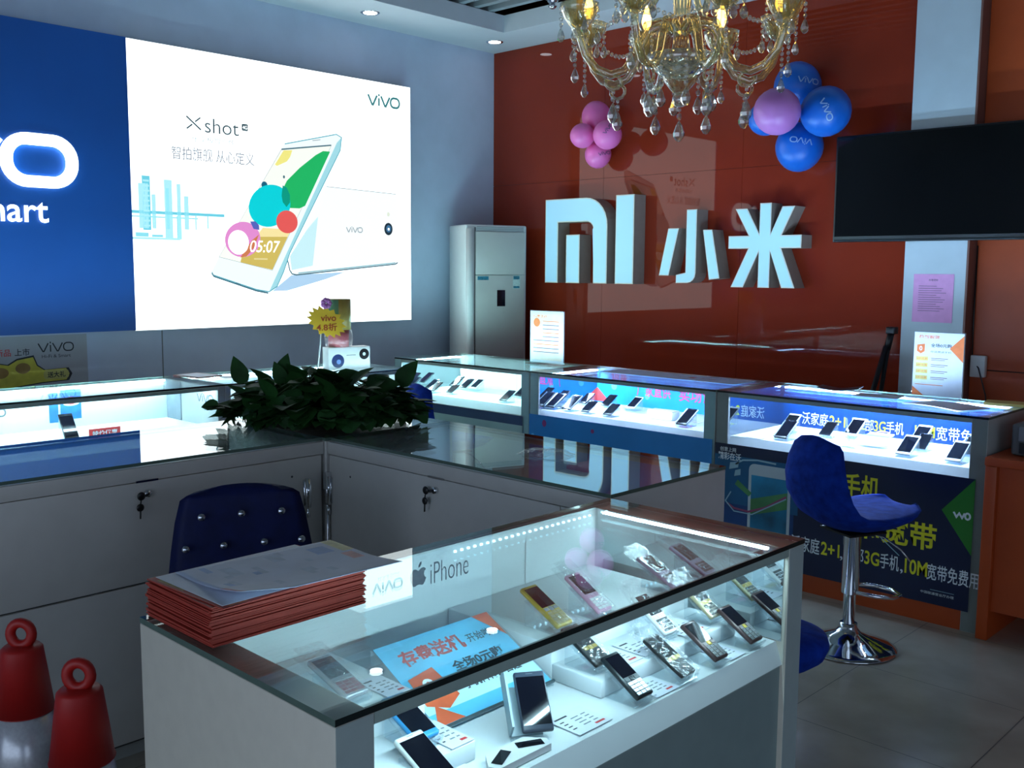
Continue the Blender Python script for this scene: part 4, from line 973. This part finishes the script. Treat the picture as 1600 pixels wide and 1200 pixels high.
def papers():
    R = random.Random(5); z = H+.001; N = 26
    proto = None
    for i in range(N):
        th = .0021; x = -1.4705+R.uniform(-.0025, .0025); y = .897+R.uniform(-.003, .003)
        if i >= 18: x -= .004; y += .004
        a = R.uniform(-.012, .012)
        if proto is None:
            b = MB(paper_red); b.box((-.105, -.1485, 0), (.105, .1485, th)); b.box((-.1052, -.1487, .0007), (.1052, .1487, .0010), mat('flyer_edge', (150, 48, 40), .6, noise=(60, .2)))
            o = b.build('flyer', None, None, 0, 'red printed flyer in the thick pile on the phone showcase', 'flyer', 'red flyers in the pile on the phone showcase'); proto = o
        else:
            o = proto.copy(); COL.objects.link(o)
        o.location = (x, y, z); o.rotation_euler = (0, 0, a); z += th+.0003
    def d0(b):
        b.rect(-.10, -.143, -.02, -.12, mat('flyer_olive', (160, 130, 60), .6, noise=(60, .3)), None, .00135); b.rect(-.06, -.135, .1, -.10, mat('flyer_orange', (205, 110, 60), .6, noise=(60, .3)), None, .0014)
    slab('flyer', 'topmost red flyer with an ochre band, askew on the pile', 'flyer', .21, .297, .0012, (-1.462, .905, z), .06, paper_red, d0, 'red flyers in the pile on the phone showcase'); z += .0016
    def d1(b):
        M = at(0, 0, .0)
        for i in range(4): b.rect(-.09, -.12+.05*i, .08, -.10+.05*i, mat('wash_pink', (212, 190, 214), .6, noise=(30, .1)), None, .0011)
    slab('paper_sheet', 'plain white sheet under the printed sheet on the red pile', 'paper', .21, .28, .0008, (-1.468, .905, z), .02, paper_white, None, None); z += .0012
    lav = mat('sheet_lavender', (196, 206, 228), .6, noise=(14, .08))
    cv = lambda u, v: .010*max(0, u-.55)**1.5*3+.016*max(0, .3-v)*max(0, u-.3)*4
    def d2(b):
        pal = [mat('wash_blue', (150, 176, 220), .6, noise=(40, .15)), mat('wash_rose', (216, 166, 166), .6, noise=(40, .2)), mat('wash_cream', (216, 208, 160), .6, noise=(40, .15)), mat('wash_grey', (176, 192, 216), .6, noise=(40, .12))]
        RR = random.Random(9); zones = [(.0, .93, .35, 1.0, 2), (.38, .90, .58, .98, 1), (.12, .78, .3, .88, 0), (.70, .0, 1.0, .05, 1)]
        for i in range(16):
            u = RR.uniform(.05, .75); v = RR.uniform(.05, .72); zones.append((u, v, u+RR.uniform(.08, .22), v+RR.uniform(.03, .06), RR.choice((0, 3, 3))))
        nn = 26
        for f in range(2*nn*nn):
            if f % 2: continue
            c = sum((Vector(b.v[k]) for k in b.f[f]), Vector())/4; u = c.x/.23+.5; v = c.y/.31+.5
            for z_ in zones:
                if z_[0] <= u <= z_[2] and z_[1] <= v <= z_[3]: b.mi[f] = b.idx(pal[z_[4]])
    slab('printed_sheet', 'large pale blue printed sheet with a curled corner on top of the red pile', 'paper', .23, .31, .0008, (-1.442, .945, z+.001), -.05, lav, d2, None, cv, 26)
    # magazines on the left wall showcase
    slab('booklet', 'dark red booklet lying on the showcase behind the plant', 'booklet', .22, .16, .006, (-4.98, 2.70, H+.001), .15, mat('booklet_maroon', (110, 46, 52), .5, noise=(20, .2)), lambda b: b.rect(-.09, -.07, .10, .06, paper_white, None, .0065))
    slab('paper_sheet', 'white leaflet beside the dark red booklet', 'paper', .12, .10, .002, (-4.80, 2.80, H+.001), -.2, paper_white)
    # navy showcase top
    slab('booklet', 'dark open booklet on top of the navy showcase', 'booklet', .20, .12, .004, (-2.26, 4.70, H+.001), .25, mat('booklet_dark', (30, 34, 44), .4, noise=(20, .2)), None, None, lambda u, v: .035*abs(u-.45)**1.3)
    slab('paper_sheet', 'white leaflets fanned in front of the clear flyer stand', 'paper', .30, .20, .003, (-1.66, 4.47, H+.001), -.35, paper_white, lambda b: b.rect(-.13, .02, .05, .05, ink_orange, None, .0034) if False else None, None, lambda u, v: .006*math.sin(u*3))
    slab('paper_sheet', 'white leaflet with red edge lying left of the clear flyer stand', 'paper', .21, .14, .002, (-2.02, 4.60, H+.001), .12, mat('sheet_grey', (190, 196, 200), .6, noise=(20, .05)), lambda b: b.flat([(-.10, .02), (-.06, .02), (-.06, .05), (-.10, .05)], ink_orange, None, .0024))
    slab('paper_pad', 'pale yellow paper pad at the right rear corner of the navy showcase', 'paper', .16, .12, .012, (-1.49, 4.72, H+.001), .2, paper_yel)
    slab('paper_sheet', 'pale sheet on top of the blue lit showcase', 'paper', .9, .22, .0015, (-3.20, 4.62, H+.001), .0, mat('sheet_violet', (186, 190, 214), .5, noise=(9, .05)), lambda b: (b.rect(.10, -.02, .14, .02, ink_red, None, .002), b.text('米手机', ink_red, at(0, 0, .002), .10, .035, cx=.22, cy=0)))
papers()

def counter_things():
    # boxes and a price star on the left wall showcase, behind the plant
    t = thing('phone_box', 'white phone box with two round lens pictures, behind the plant', 'box', (-4.78, 3.545, H+.001), math.radians(80))
    b = MB(white_plastic); b.box((-.135, -.04, 0), (.135, .04, .13), bev=.003)
    b.build('carton', t)
    b = MB(mat('lens_navy', (24, 44, 100), .3, noise=(20, .2))); M = fr((0, -.0405, 0), (1, 0, 0), (0, 0, 1))
    b.disc(-.075, .05, .04, None, MATS['lens_navy'], M); b.disc(-.07, .045, .014, None, mat('lens_blue', (120, 150, 210), .3, noise=(20, .1)), M, .0005)
    b.disc(.095, .085, .032, None, black_plastic, M); b.disc(.095, .085, .010, None, ink_white, M, .0005); b.text('XPLAY', ink, M, .06, .008, cx=.02, cy=.082) if False else b.rect(-.02, .08, .04, .083, ink, M)
    b.build('printed_front', t)
    t = thing('canister', 'green and gold paper canister on the white phone box', 'canister', (-4.80, 3.505, H+.132))
    g1 = mat('can_gold', (150, 130, 58), .35, noise=(9, .3)); g2 = mat('can_green', (64, 110, 84), .4, noise=(9, .2))
    b = MB(g1); b.lathe([(.072, .10), (.072, .275), (.069, .278), (0, .278)], g1, None, 28); b.build('tube', t)
    b = MB(g2); vs = []; fs = []
    for i in range(11):
        a = math.radians(-135+10*i); vs += [(.0735*math.cos(a), .0735*math.sin(a), .105), (.0735*math.cos(a), .0735*math.sin(a), .274)]
    for i in range(10): fs.append((2*i, 2*i+2, 2*i+3, 2*i+1))
    b.add(vs, fs, g2, None, True); b.build('wrapper', t)
    b = MB(mat('can_red', (196, 84, 96), .4, noise=(9, .2))); b.lathe([(.06, 0), (.062, .098), (0, .0985)], MATS['can_red'], None, 24); b.build('lower_tin', t)
    b = MB(bag_m); b.lathe([(.075, .002), (.085, .04), (.078, .09), (.068, .10)], bag_m, None, 14); b.build('wrap_film', t)
    t = thing('price_star', 'yellow starburst price tag with red writing above the plant', 'sign', (-4.70, 3.35, 1.20), math.radians(70))
    b = MB(mat('star_yellow', (246, 196, 50), .5, noise=(20, .05))); M = fr((0, 0, 0), (1, 0, 0), (0, 0, 1)); P = []
    for i in range(32):
        a = 2*PI*i/32; r = 1.0 if i % 2 == 0 else .78
        P.append((.115*r*math.cos(a)+.0, .088*r*math.sin(a)-.03*r*math.cos(a)))
    b.prism(P, 0, .002, None, M); rd = mat('star_red', (186, 72, 30), .5, noise=(30, .1))
    b.text('vivo', rd, M, .09, .036, bold=.02, cx=.01, cy=.022, z=.003); b.text('4.8折', rd, M, .12, .045, bold=.02, cx=.0, cy=-.03, z=.003); b.build('star_card', t)
    b = MB(pink_m); 
    for i in range(7):
        a = 2*PI*i/7; b.ball((.018*math.cos(a), .004, .105+.018*math.sin(a)), .016, mat('bow_pink', (196, 120, 190), .6, noise=(20, .2)), 8)
    b.build('pink_bow', t)
    b = MB(white_plastic); b.tube([(-.03, .006, -.05), (-.035, .01, -.12), (-.05, .012, -.26), (-.05, .012, -.283)], .004); b.lathe([(.03, 0), (.03, .004), (.006, .01)], white_plastic, at(-.05, .012, -.284), 16); b.build('clip_stem', t)
    # crumpled clear wrapper on the right arm of the counter
    crumple('clear_wrapper', 'crumpled clear plastic wrapper lying on the glass of the right cabinet', 'wrapper', .17, .10, .022, (-2.10, 2.335, H+.001), .25)
    # tripod behind the navy showcase
    t = thing('tripod', 'black folded tripod leaning against the orange wall beside the column', 'tripod', (-2.56, 5.42, .0))
    for dx, dy in ((-.02, -.10), (.05, .02), (-.09, .03)):
        b = MB(black_metal); b.tube([(.13+dx*.1, .20+dy*.1, 1.08), (.08+dx*.6, .12+dy*.6, .6), (dx, dy, .006)], [.014, .013, .010], black_metal, 8); b.build('leg', t)
    b = MB(black_plastic); b.tube([(.13, .20, 1.06), (.142, .22, 1.16)], .02); b.box((.12, .19, 1.15), (.17, .25, 1.19), bev=.005); b.build('head', t)
    # orange cabinet with printer at the right edge
    t = thing('orange_cabinet', 'orange cabinet with an open foot at the right edge of the room', 'cabinet', (-1.388, 4.205, 0))
    b = MB(orange_matte); b.box((0, 0, 0), (.045, .55, .725), bev=.002); b.build('side_panel', t); b = MB(orange_matte); b.box((1.2, 0, 0), (1.245, .55, .725), bev=.002); b.build('side_panel', t)
    b = MB(orange_matte); b.box((0, -.012, .727), (1.245, .56, .762), bev=.003); b.build('cabinet_top', t)
    b = MB(orange_matte); b.box((.046, .025, .12), (1.199, .045, .726)); b.build('front_panel', t)
    t = thing('printer', 'dark grey desktop printer on the orange cabinet', 'printer', (-1.33, 4.27, .763))
    g = mat('printer_grey', (96, 100, 104), .5, noise=(20, .05))
    b = MB(g); b.box((0, .04, .0), (.42, .36, .13), bev=.012); b.build('housing', t)
    b = MB(mat('printer_panel', (130, 134, 140), .4, noise=(20, .05))); b.box((.03, .03, .06), (.40, .045, .12), bev=.004); b.build('front_flap', t)
    b = MB(black_plastic); b.box((.035, .032, .012), (.39, .045, .055)); b.build('paper_slot', t)
def crumple(name, label, cat, w, l, h, loc, rot, seed=1, tilt=None):
    R = random.Random(seed); n = 9; b = MB(bag_m); vs = []; fs = []
    for i in range(n+1):
        for j in range(n+1):
            e = 1-max(abs(2*i/n-1), abs(2*j/n-1))**4
            vs.append((-w/2+w*i/n+R.uniform(-.004, .004), -l/2+l*j/n+R.uniform(-.004, .004), max(.001, h*e*R.uniform(.35, 1.0))))
    for i in range(n):
        for j in range(n): a = i*(n+1)+j; fs.append((a, a+n+1, a+n+2, a+1))
    b.add(vs, fs, bag_m, None, False)
    o = b.build(name, None, loc, rot, label, cat)
    if tilt is not None: o.rotation_euler = tilt
    return o
counter_things()

# ---------------------------------------------------------------- phones, stands, cards
def phone_parts(t, kind, body, L, Wd, th=.011, key=None, scr=None):
    key = key or body
    b = MB(body); b.box((-Wd/2, 0, 0), (Wd/2, L, th), bev=min(.004, th*.35), seg=2); b.build('body', t)
    if kind == 'bar':
        b = MB(scr or screen_m); b.box((-Wd*.42, L*.45, th), (Wd*.42, L*.93, th+.0006)); b.build('screen', t)
        b = MB(key); kk = mat('key_dark', (24, 24, 28), .35, noise=(60, .2)) if key is body else key
        for r in range(4):
            for c in range(3): b.box((-Wd*.40+c*Wd*.275, L*.05+r*L*.075, th), (-Wd*.40+c*Wd*.275+Wd*.24, L*.05+r*L*.075+L*.058, th+.0009), kk)
        b.build('keypad', t)
        nk = gold_m if body in (black_plastic, cham_m) else (silver_m if body in (gold_m, silver_m) else body)
        b = MB(nk); b.box((-Wd*.40, L*.36, th), (-Wd*.16, L*.43, th+.0009)); b.box((Wd*.16, L*.36, th), (Wd*.40, L*.43, th+.0009)); b.box((-Wd*.11, L*.345, th), (Wd*.11, L*.44, th+.0012), gold_m if body is brown_m else None, bev=.0005); b.build('navigation_key', t)
    elif kind == 'smart':
        b = MB(scr or screen_m); b.box((-Wd*.45, L*.10, th), (Wd*.45, L*.90, th+.0005)); b.build('screen', t)
        b = MB(silver_m); b.box((-Wd*.11, L*.945, th), (Wd*.11, L*.952, th+.0005)); b.build('earpiece', t)
def wedge_stand(label, loc, rot, tilt, L, w, group):
    # clear plate under the phone, a lip in front of it and a foot behind
    t = thing('phone_stand', label, 'phone stand', loc, rot, group)
    c, s_ = math.cos(tilt), math.sin(tilt); b = MB(acrylic)
    M = rx(tilt); b.box((-w/2, -.004, -.0045), (w/2, L*.8, -.0020), None, M); b.box((-w/2, -.0075, -.0045), (w/2, -.0045, .006), None, M)
    y1 = L*.78*c; z1 = L*.78*s_
    b.box((-w/2, y1-.0, -.010), (w/2, y1+.0025, z1-.006)); b.box((-w/2, 0, -.0115), (w/2, y1+.002, -.0095))
    return b.build('acrylic_wedge', t)
def put_phone(label, kind, body, loc, yaw, tilt, L, Wd, stand, sgroup, key=None, th=.011, src=None):
    x, y, z = loc
    if src is None:
        t = thing('mobile_phone', label, 'phone', (x, y, z+.0125), (tilt, 0, yaw), 'phones in '+sgroup); phone_parts(t, kind, body, L, Wd, th, key)
    else:
        t = copy_tree(src); t['label'] = label; t['group'] = 'phones in '+sgroup; t.location = (x, y, z+.0125); t.rotation_euler = (tilt, 0, yaw)
    if stand: wedge_stand(stand, (x, y, z+.0125), yaw, tilt, L, Wd+.006, 'phone stands in '+sgroup)
    return t
def bag_around(label, loc, yaw, tilt, L, w, seed):
    R = random.Random(seed); b = MB(bag_m); vs = []; fs = []; nu, nv = 6, 14
    for s in (0, 1):
        for i in range(nu+1):
            for j in range(nv+1):
                u = i/nu; v = j/nv; e = (1-abs(2*u-1)**3)*(1-abs(2*v-1)**4)
                vs.append((-w/2+w*u+R.uniform(-.0015, .0015), -.0035+(L+.04)*v, (.0145 if s else -.0012)+(.004*e*R.uniform(-.2, 1.4) if s else 0)))
    N = (nu+1)*(nv+1)
    for s in (0, 1):
        for i in range(nu):
            for j in range(nv):
                a = s*N+i*(nv+1)+j; q = (a, a+nv+1, a+nv+2, a+1); fs.append(q if s else q[::-1])
    for i in range(nu): fs.append((i*(nv+1), (i+1)*(nv+1), N+(i+1)*(nv+1), N+i*(nv+1)))
    b.add(vs, fs, bag_m)
    o = b.build('clear_bag', None, (loc[0], loc[1], loc[2]+.0125), 0, label, 'plastic bag', 'clear bags around phones in the front showcase'); o.rotation_euler = (tilt, 0, yaw)
def price_card(label, loc, yaw, w, l, group, red=True, tilt=0.0):
    b = MB(paper_white); b.box((-w/2, -l/2, 0), (w/2, l/2, .0012))
    b.rect(-w*.42, l*.30, -w*.05, l*.36, ink, None, .0015)
    for i in range(4):
        b.rect(-w*.42, l*(.14-.13*i), -w*.30, l*(.18-.13*i), ink, None, .0015); b.rect(-w*.1, l*(.14-.13*i), w*.12, l*(.18-.13*i), mat('ink_grey', (120, 130, 136), .6, noise=(90, .2)), None, .0015); b.rect(w*.2, l*(.14-.13*i), w*.34, l*(.18-.13*i), MATS['ink_grey'], None, .0015)
    if red: b.rect(w*.12, -l*.40, w*.40, -l*.33, ink_red, None, .0015)
    o = b.build('price_card', None, loc, yaw, label, 'price card', group); return o
def riser(label, y0, y1):
    t = thing('step_riser', label, 'display riser', (0, 0, .693), 0, 'white step risers in the front showcase')
    b = MB(case_white); b.box((-1.565, y0, 0), (-1.262, y1, .072), bev=.002); b.build('upper_step', t)
    b = MB(case_white); b.box((-1.260, y0, 0), (-1.135, y1, .034), bev=.002); b.build('lower_step', t)
def front_phones():
    z0, zm, zt = .693, .7285, .7665; Y = PI/2; G = 'the front showcase'
    riser('white stepped riser at the near end of the front showcase', .83, 1.095)
    riser('long white stepped riser under the right-hand phones of the front showcase', 1.425, 1.90)
    st = 'clear wedge under the %s'; short = lambda q: q.replace(' on the ', ', ').replace(' at the ', ', ').replace(' in a bag', '').replace('wrapped ', '')
    R = [
     ('silver and maroon bar phone with a round key at the near end', 'bar', silver_m, (-1.310, .985, zt), 15, .118, .048, maroon_m),
     ('gold bar phone on the back row beside the printed sign', 'bar', gold_m, (-1.283, 1.487, zt), 27, .120, .047, cham_m),
     ('pale pink bar phone on the back row', 'bar', pink_m, (-1.279, 1.612, zt), 30, .114, .044, white_plastic),
     ('dark lilac bar phone wrapped in a bag at the right end of the back row', 'bar', mat('lilac_plastic', (150, 130, 150), .3, metal=.3, noise=(40, .05)), (-1.268, 1.865, zt), 24, .116, .046, None),
     ('white bar phone with large white keys on the middle row', 'bar', white_plastic, (-1.165, 1.690, zm), 34, .110, .046, white_plastic),
     ('champagne bar phone in a bag at the right end of the middle row', 'bar', cham_m, (-1.152, 1.845, zm), 34, .100, .044, cham_m),
     ('black and gold bar phone in a bag on the middle row', 'bar', black_plastic, (-1.160, 1.460, zm), 28, .106, .046, None),
     ('dark phone with a bright blue lower half at the near end', 'smart', blue_pl, (-1.168, 1.018, zm), 23, .102, .050, None),
     ('bronze bar phone on the front row below the white-keyed phone', 'bar', brown_m, (-1.060, 1.722, z0), 30, .104, .046, None),
     ('bronze bar phone at the right end of the front row', 'bar', brown_m, (-1.060, 1.860, z0), 31, .104, .046, None),
     ('black bar phone in a glossy crumpled bag on the front row', 'bar', black_plastic, (-1.062, 1.605, z0), 27, .110, .046, None),
     ('plain black bar phone with silver keys on the front row', 'bar', mat('graphite', (30, 36, 40), .3, metal=.3, noise=(40, .1)), (-1.062, 1.462, z0), 31, .106, .048, silver_m),
     ('white smartphone with a dark screen at the near end of the front row', 'smart', white_plastic, (-1.085, .985, z0), 25, .108, .056, None),
     ('black keypad phone with a yellow key in the near corner', 'bar', black_plastic, (-1.085, .85, z0), 14, .11, .048, None)]
    ts = []
    for lab, kind, m, loc, tl, L, Wd, key in R:
        ts.append(put_phone(lab, kind, m, loc, Y, math.radians(tl), L, Wd, st % short(lab), G, key))
    for i, sd in ((0, 1), (2, 2), (3, 3), (5, 4), (6, 5), (10, 6), (4, 7)):
        lab, kind, m, loc, tl, L, Wd, key = R[i]; bag_around('clear bag around the '+short(lab), loc, Y, math.radians(tl), L, Wd+.012, sd)
    # phone standing upright with its back to the near end, on a disc stand
    t = thing('mobile_phone', 'dark phone standing steeply on a clear disc stand in the front row', 'phone', (-1.105, 1.215, z0+.014), (math.radians(40), 0, math.radians(56)), 'phones in '+G)
    phone_parts(t, 'smart', mat('slate_plastic', (52, 60, 74), .35, noise=(40, .1)), .112, .056, .011)
    t = thing('disc_stand', 'clear disc stand with a grey plate holding the steep dark phone', 'phone stand', (-1.115, 1.205, z0+.001), 0)
    b = MB(acrylic); b.lathe([(.034, 0), (.034, .004), (.03, .006)], acrylic, None, 28); b.build('disc', t)
    b = MB(mat('plate_grey', (150, 168, 176), .35, noise=(20, .05))); M = rz(math.radians(56)) @ at(0, .004, .012) @ rx(math.radians(40)); b.box((-.034, 0, -.010), (-.030, .112, .030), None, M); b.box((-.030, 0, -.010), (.026, .09, -.0075), None, M); b.build('plate', t)
    # white block with two dark windows
    t = thing('display_block', 'white folded display block with two dark label windows', 'display block', (-1.085, 1.145, z0+.001), math.radians(90))
    b = MB(white_plastic); b.prism([(-.062, -.018), (.062, -.018), (.070, .0), (.045, .032), (-.045, .032), (-.070, .0)], 0, .012, white_plastic); b.build('block', t)
    for sx in (-1, 1):
        b = MB(screen_m); b.box((-.024, -.0095, .0125), (.024, .0095, .0131), None, at(sx*.034, .006, 0) @ rz(-sx*.45)); b.build('window', t)
    # printed sign on a sloping clear stand
    t = thing('printed_sign', 'blue printed sign with red lettering on a sloping clear stand', 'sign', (-1.425, 1.103, .693), 0)
    b = MB(acrylic)
    for y in (.0, .302): b.prism([(0, 0), (.185, 0), (.185, .012), (0, .105)], y, y+.003, acrylic, fr((0, .003, 0), (1, 0, 0), (0, 0, 1)) @ at(0, 0, -2*y-.0))
    b.build('clear_side', t)
    a = math.atan2(-.093, .185); ln = math.hypot(.185, .093)
    M = fr((0, 0, .105), (0, 1, 0), (-.185, 0, .093)) @ at(0, -ln, 0)
    # sheet lies on the slope: x along the case, y up the slope
    b = MB(mat('sign_sky', (96, 188, 226), .4, noise=(7, .2))); b.prism([(0.004, 0.002), (.298, .002), (.298, ln-.002), (.004, ln-.002)], 0, .001, None, M)
    b.rect(.004, .03, .298, .075, mat('sign_pale', (186, 222, 234), .4, noise=(7, .1)), M, .0014)
    sr = mat('sign_red', (200, 76, 70), .5, noise=(30, .1)); so = mat('sign_orange', (214, 96, 60), .5, noise=(30, .1))
    b.text('存费送机', sr, M, .155, .040, bold=.03, cx=.115, cy=.160, z=.0018); b.text('开始啦', ink, M, .062, .022, bold=.01, cx=.235, cy=.158, z=.0018)
    b.text('全场0元购', ink, M, .13, .026, bold=.03, cx=.19, cy=.108, z=.0018)
    b.text('手机价格即日起', ink, M, .15, .020, bold=.02, cx=.19, cy=.062, z=.0018)
    b.flat([(.02, .115), (.085, .125), (.095, .05), (.055, .03), (.015, .05)], so, M, .0018); b.text('0', ink_white, M, .028, .04, bold=.02, cx=.053, cy=.085, z=.0022)
    b.flat([(.298, ln-.002), (.298, .135), (.255, ln-.002)], so, M, .0018); b.flat([(.004, .002), (.07, .002), (.03, .045)], so, M, .0018)
    b.build('printed_sheet', t)
    b = MB(mat('sign_edge', (70, 84, 90), .3, noise=(30, .1))); b.box((-.001, -.005, -.001), (.303, .0, .004), None, M); b.build('front_lip', t)
    g = 'price cards in the front showcase'
    price_card('price card beside the silver and maroon phone', (-1.34, 1.065, zt), Y, .05, .09, g)
    price_card('price card beside the phone with the bright blue lower half', (-1.185, 1.067, zm), Y, .05, .10, g)
    price_card('price card beside the white smartphone at the near end', (-1.105, 1.045, z0+.001), Y, .05, .09, g)
    price_card('price card beside the gold phone', (-1.305, 1.547, zt), Y, .06, .06, g)
    price_card('price card behind the plain black phone', (-1.19, 1.530, zm), Y, .085, .085, g)
    price_card('price card left of the white-keyed phone', (-1.19, 1.615, zm), Y, .07, .085, g)
    price_card('price card right of the white-keyed phone', (-1.19, 1.772, zm), Y, .085, .085, g)
    price_card('price card right of the steep dark phone', (-1.105, 1.325, z0+.001), Y, .09, .08, g)
    price_card('price card between the plain black phone and the glossy bag', (-1.100, 1.537, z0+.001), Y, .07, .08, g)
    price_card('price card between the two bronze phones', (-1.100, 1.79, z0+.001), Y, .06, .08, g, False)
front_phones()

ORD = ['first', 'second', 'third', 'fourth', 'fifth', 'sixth', 'seventh', 'eighth', 'ninth']
def shelf_phones():
    wp = mat('phone_white', (222, 226, 228), .3, noise=(40, .03)); pk = mat('phone_black', (16, 18, 26), .25, noise=(40, .1))
    protos = {}
    def row(items, where, sh):
        items = sorted(items, key=lambda q: q[0]); lab_of = {}
        rows = {'front': [q for q in items if q[1] < 4.42], 'rear': [q for q in items if q[1] >= 4.42]}
        for rn, its in rows.items():
            for i, (x, y, L, col, extra) in enumerate(its):
                m = wp if col == 'white' else pk
                lab = '%s smartphone, %s from the left in the %s row of the %s' % (col, ORD[i], rn, where)
                k = (col, L); z = .693 if rn == 'front' else .7
                tl = math.radians(31)
                t = put_phone(lab, 'smart', m, (x, y, z), 0, tl, L, .066 if L > .12 else .058, None, 'the '+where, None, .008, protos.get(k))
                if k not in protos: protos[k] = t
                wedge_stand('clear wedge under a smartphone in the '+where, (x, y, z+.0125), 0, tl, L, .07, 'phone stands in the '+where)
                if extra == 'beads':
                    for sx in (-1, 1):
                        b = MB(mat('bead_white', (240, 245, 250), .2, noise=(9, .02)))
                        for j in range(12): b.ball((sx*.034, .006+j*.0108, .009), .0042, None, 6)
                        b.build('bead_row', t)
        return items
    wa, wb, wc = 'white corner showcase', 'blue lit showcase', 'navy lit showcase'
    row([(-4.235, 4.305, .105, 'black', 0), (-4.296, 4.50, .10, 'black', 0), (-4.767, 4.56, .11, 'white', 0), (-4.851, 4.55, .10, 'black', 0), (-4.758, 4.34, .085, 'black', 0), (-4.969, 4.56, .115, 'black', 0), (-5.03, 4.40, .10, 'black', 0), (-4.90, 4.31, .10, 'black', 0)], wa, .69)
    row([(-2.93, 4.30, .135, 'black', 0), (-3.42, 4.30, .10, 'black', 0), (-3.581, 4.30, .10, 'black', 0), (-3.72, 4.30, .135, 'black', 'beads'), (-3.845, 4.30, .135, 'black', 'beads'), (-3.638, 4.55, .105, 'black', 0), (-3.459, 4.56, .11, 'white', 0), (-3.79, 4.53, .10, 'black', 0)], wb, .69)
    row([(-2.438, 4.48, .135, 'white', 0), (-2.36, 4.30, .135, 'black', 'beads'), (-2.235, 4.50, .105, 'black', 0), (-2.14, 4.57, .135, 'white', 0), (-1.765, 4.295, .135, 'white', 0), (-1.76, 4.46, .105, 'black', 0), (-1.825, 4.585, .135, 'white', 0), (-1.55, 4.295, .135, 'white', 0), (-1.56, 4.48, .12, 'black', 0)], wc, .69)
    def cards(spots, where):
        for x, y, w, l in spots: price_card('white price card lying flat in the '+where, (x, y, .693), random.uniform(-.1, .1), w, l, 'price cards in the '+where)
    cards([(-4.60, 4.36, .13, .09), (-4.42, 4.40, .12, .12), (-4.66, 4.50, .09, .07), (-4.50, 4.60, .12, .08), (-5.08, 4.56, .05, .07), (-4.36, 4.66, .07, .07)], wa)
    cards([(-3.26, 4.36, .14, .10), (-3.10, 4.34, .10, .10), (-3.32, 4.56, .12, .08), (-3.02, 4.54, .14, .10), (-3.52, 4.42, .05, .07)], wb)
    t = thing('printed_box', 'white and blue printed box lying in the middle of the blue lit showcase', 'box', (-3.17, 4.47, .693), .06)
    b = MB(white_plastic); b.box((-.08, -.03, 0), (.08, .05, .045), bev=.002); b.build('carton', t); b = MB(mat('box_tan', (190, 186, 160), .5, noise=(20, .1))); b.box((-.078, -.028, .0455), (.078, .048, .05)); b.build('lid', t)
    cards([(-1.66, 4.38, .08, .09), (-1.95, 4.34, .10, .08), (-2.30, 4.42, .05, .07), (-2.49, 4.31, .08, .07)], wc)
    # curved printed sheet in the navy showcase and a clear easel beside it
    t = thing('printed_sheet', 'wavy pale blue printed sheet lying in the navy lit showcase', 'sign', (-1.985, 4.50, .696), .0)
    vs = []; fs = []; n = 12
    for i in range(n+1):
        for j in range(n+1):
            u = i/n; v = j/n; vs.append((-.075+.12*u+.03*u*(1-v), -.06+.18*v, .006+.05*v+.014*math.sin(v*5)))
    for i in range(n):
        for j in range(n): a = i*(n+1)+j; fs.append((a, a+n+1, a+n+2, a+1))
    b = MB(mat('sheet_sky', (170, 206, 224), .15, noise=(8, .25))); b.add(vs, fs, None, None, True); b.build('sheet', t)
    b = MB(ink_red); b.flat([(.02, 0), (.08, .03), (.02, .05)], ink_orange, at(-.04, .06, .055)); b.build('red_corner', t)
    t = thing('clear_easel', 'thin clear easel leaning beside the wavy printed sheet', 'phone stand', (-2.03, 4.34, .702), 0)
    b = MB(acrylic); b.box((-.006, 0, 0), (.0, .012, .15), None, rx(-.5) @ ry(-.35)); b.box((-.05, .0, -.008), (.03, .05, -.005)); b.build('easel', t)
    # left wall showcase
    t = thing('mobile_phone', 'dark smartphone leaning in the left wall showcase', 'phone', (-4.63, 1.87, .706), (math.radians(55), 0, PI/2), None); phone_parts(t, 'smart', black_plastic, .135, .066, .008)
    wedge_stand('clear wedge under the dark phone in the left wall showcase', (-4.63, 1.87, .706), PI/2, math.radians(55), .135, .07, 'phone stands in the left wall showcase')
    price_card('white card left of the dark phone in the left wall showcase', (-4.70, 1.74, .693), PI/2, .14, .12, 'cards in the left wall showcase', False)
    b = MB(ink_red); b.box((-.075, 0, 0), (.075, .004, .045)); b.text('特价优惠', ink_white, fr((0, -.0006, .022), (1, 0, 0), (0, 0, 1)), .12, .025, bold=.02); o = b.build('red_tag', None, (-4.62, 2.02, .702), PI/2, 'red tag with white characters in the left wall showcase', 'price tag')
shelf_phones()
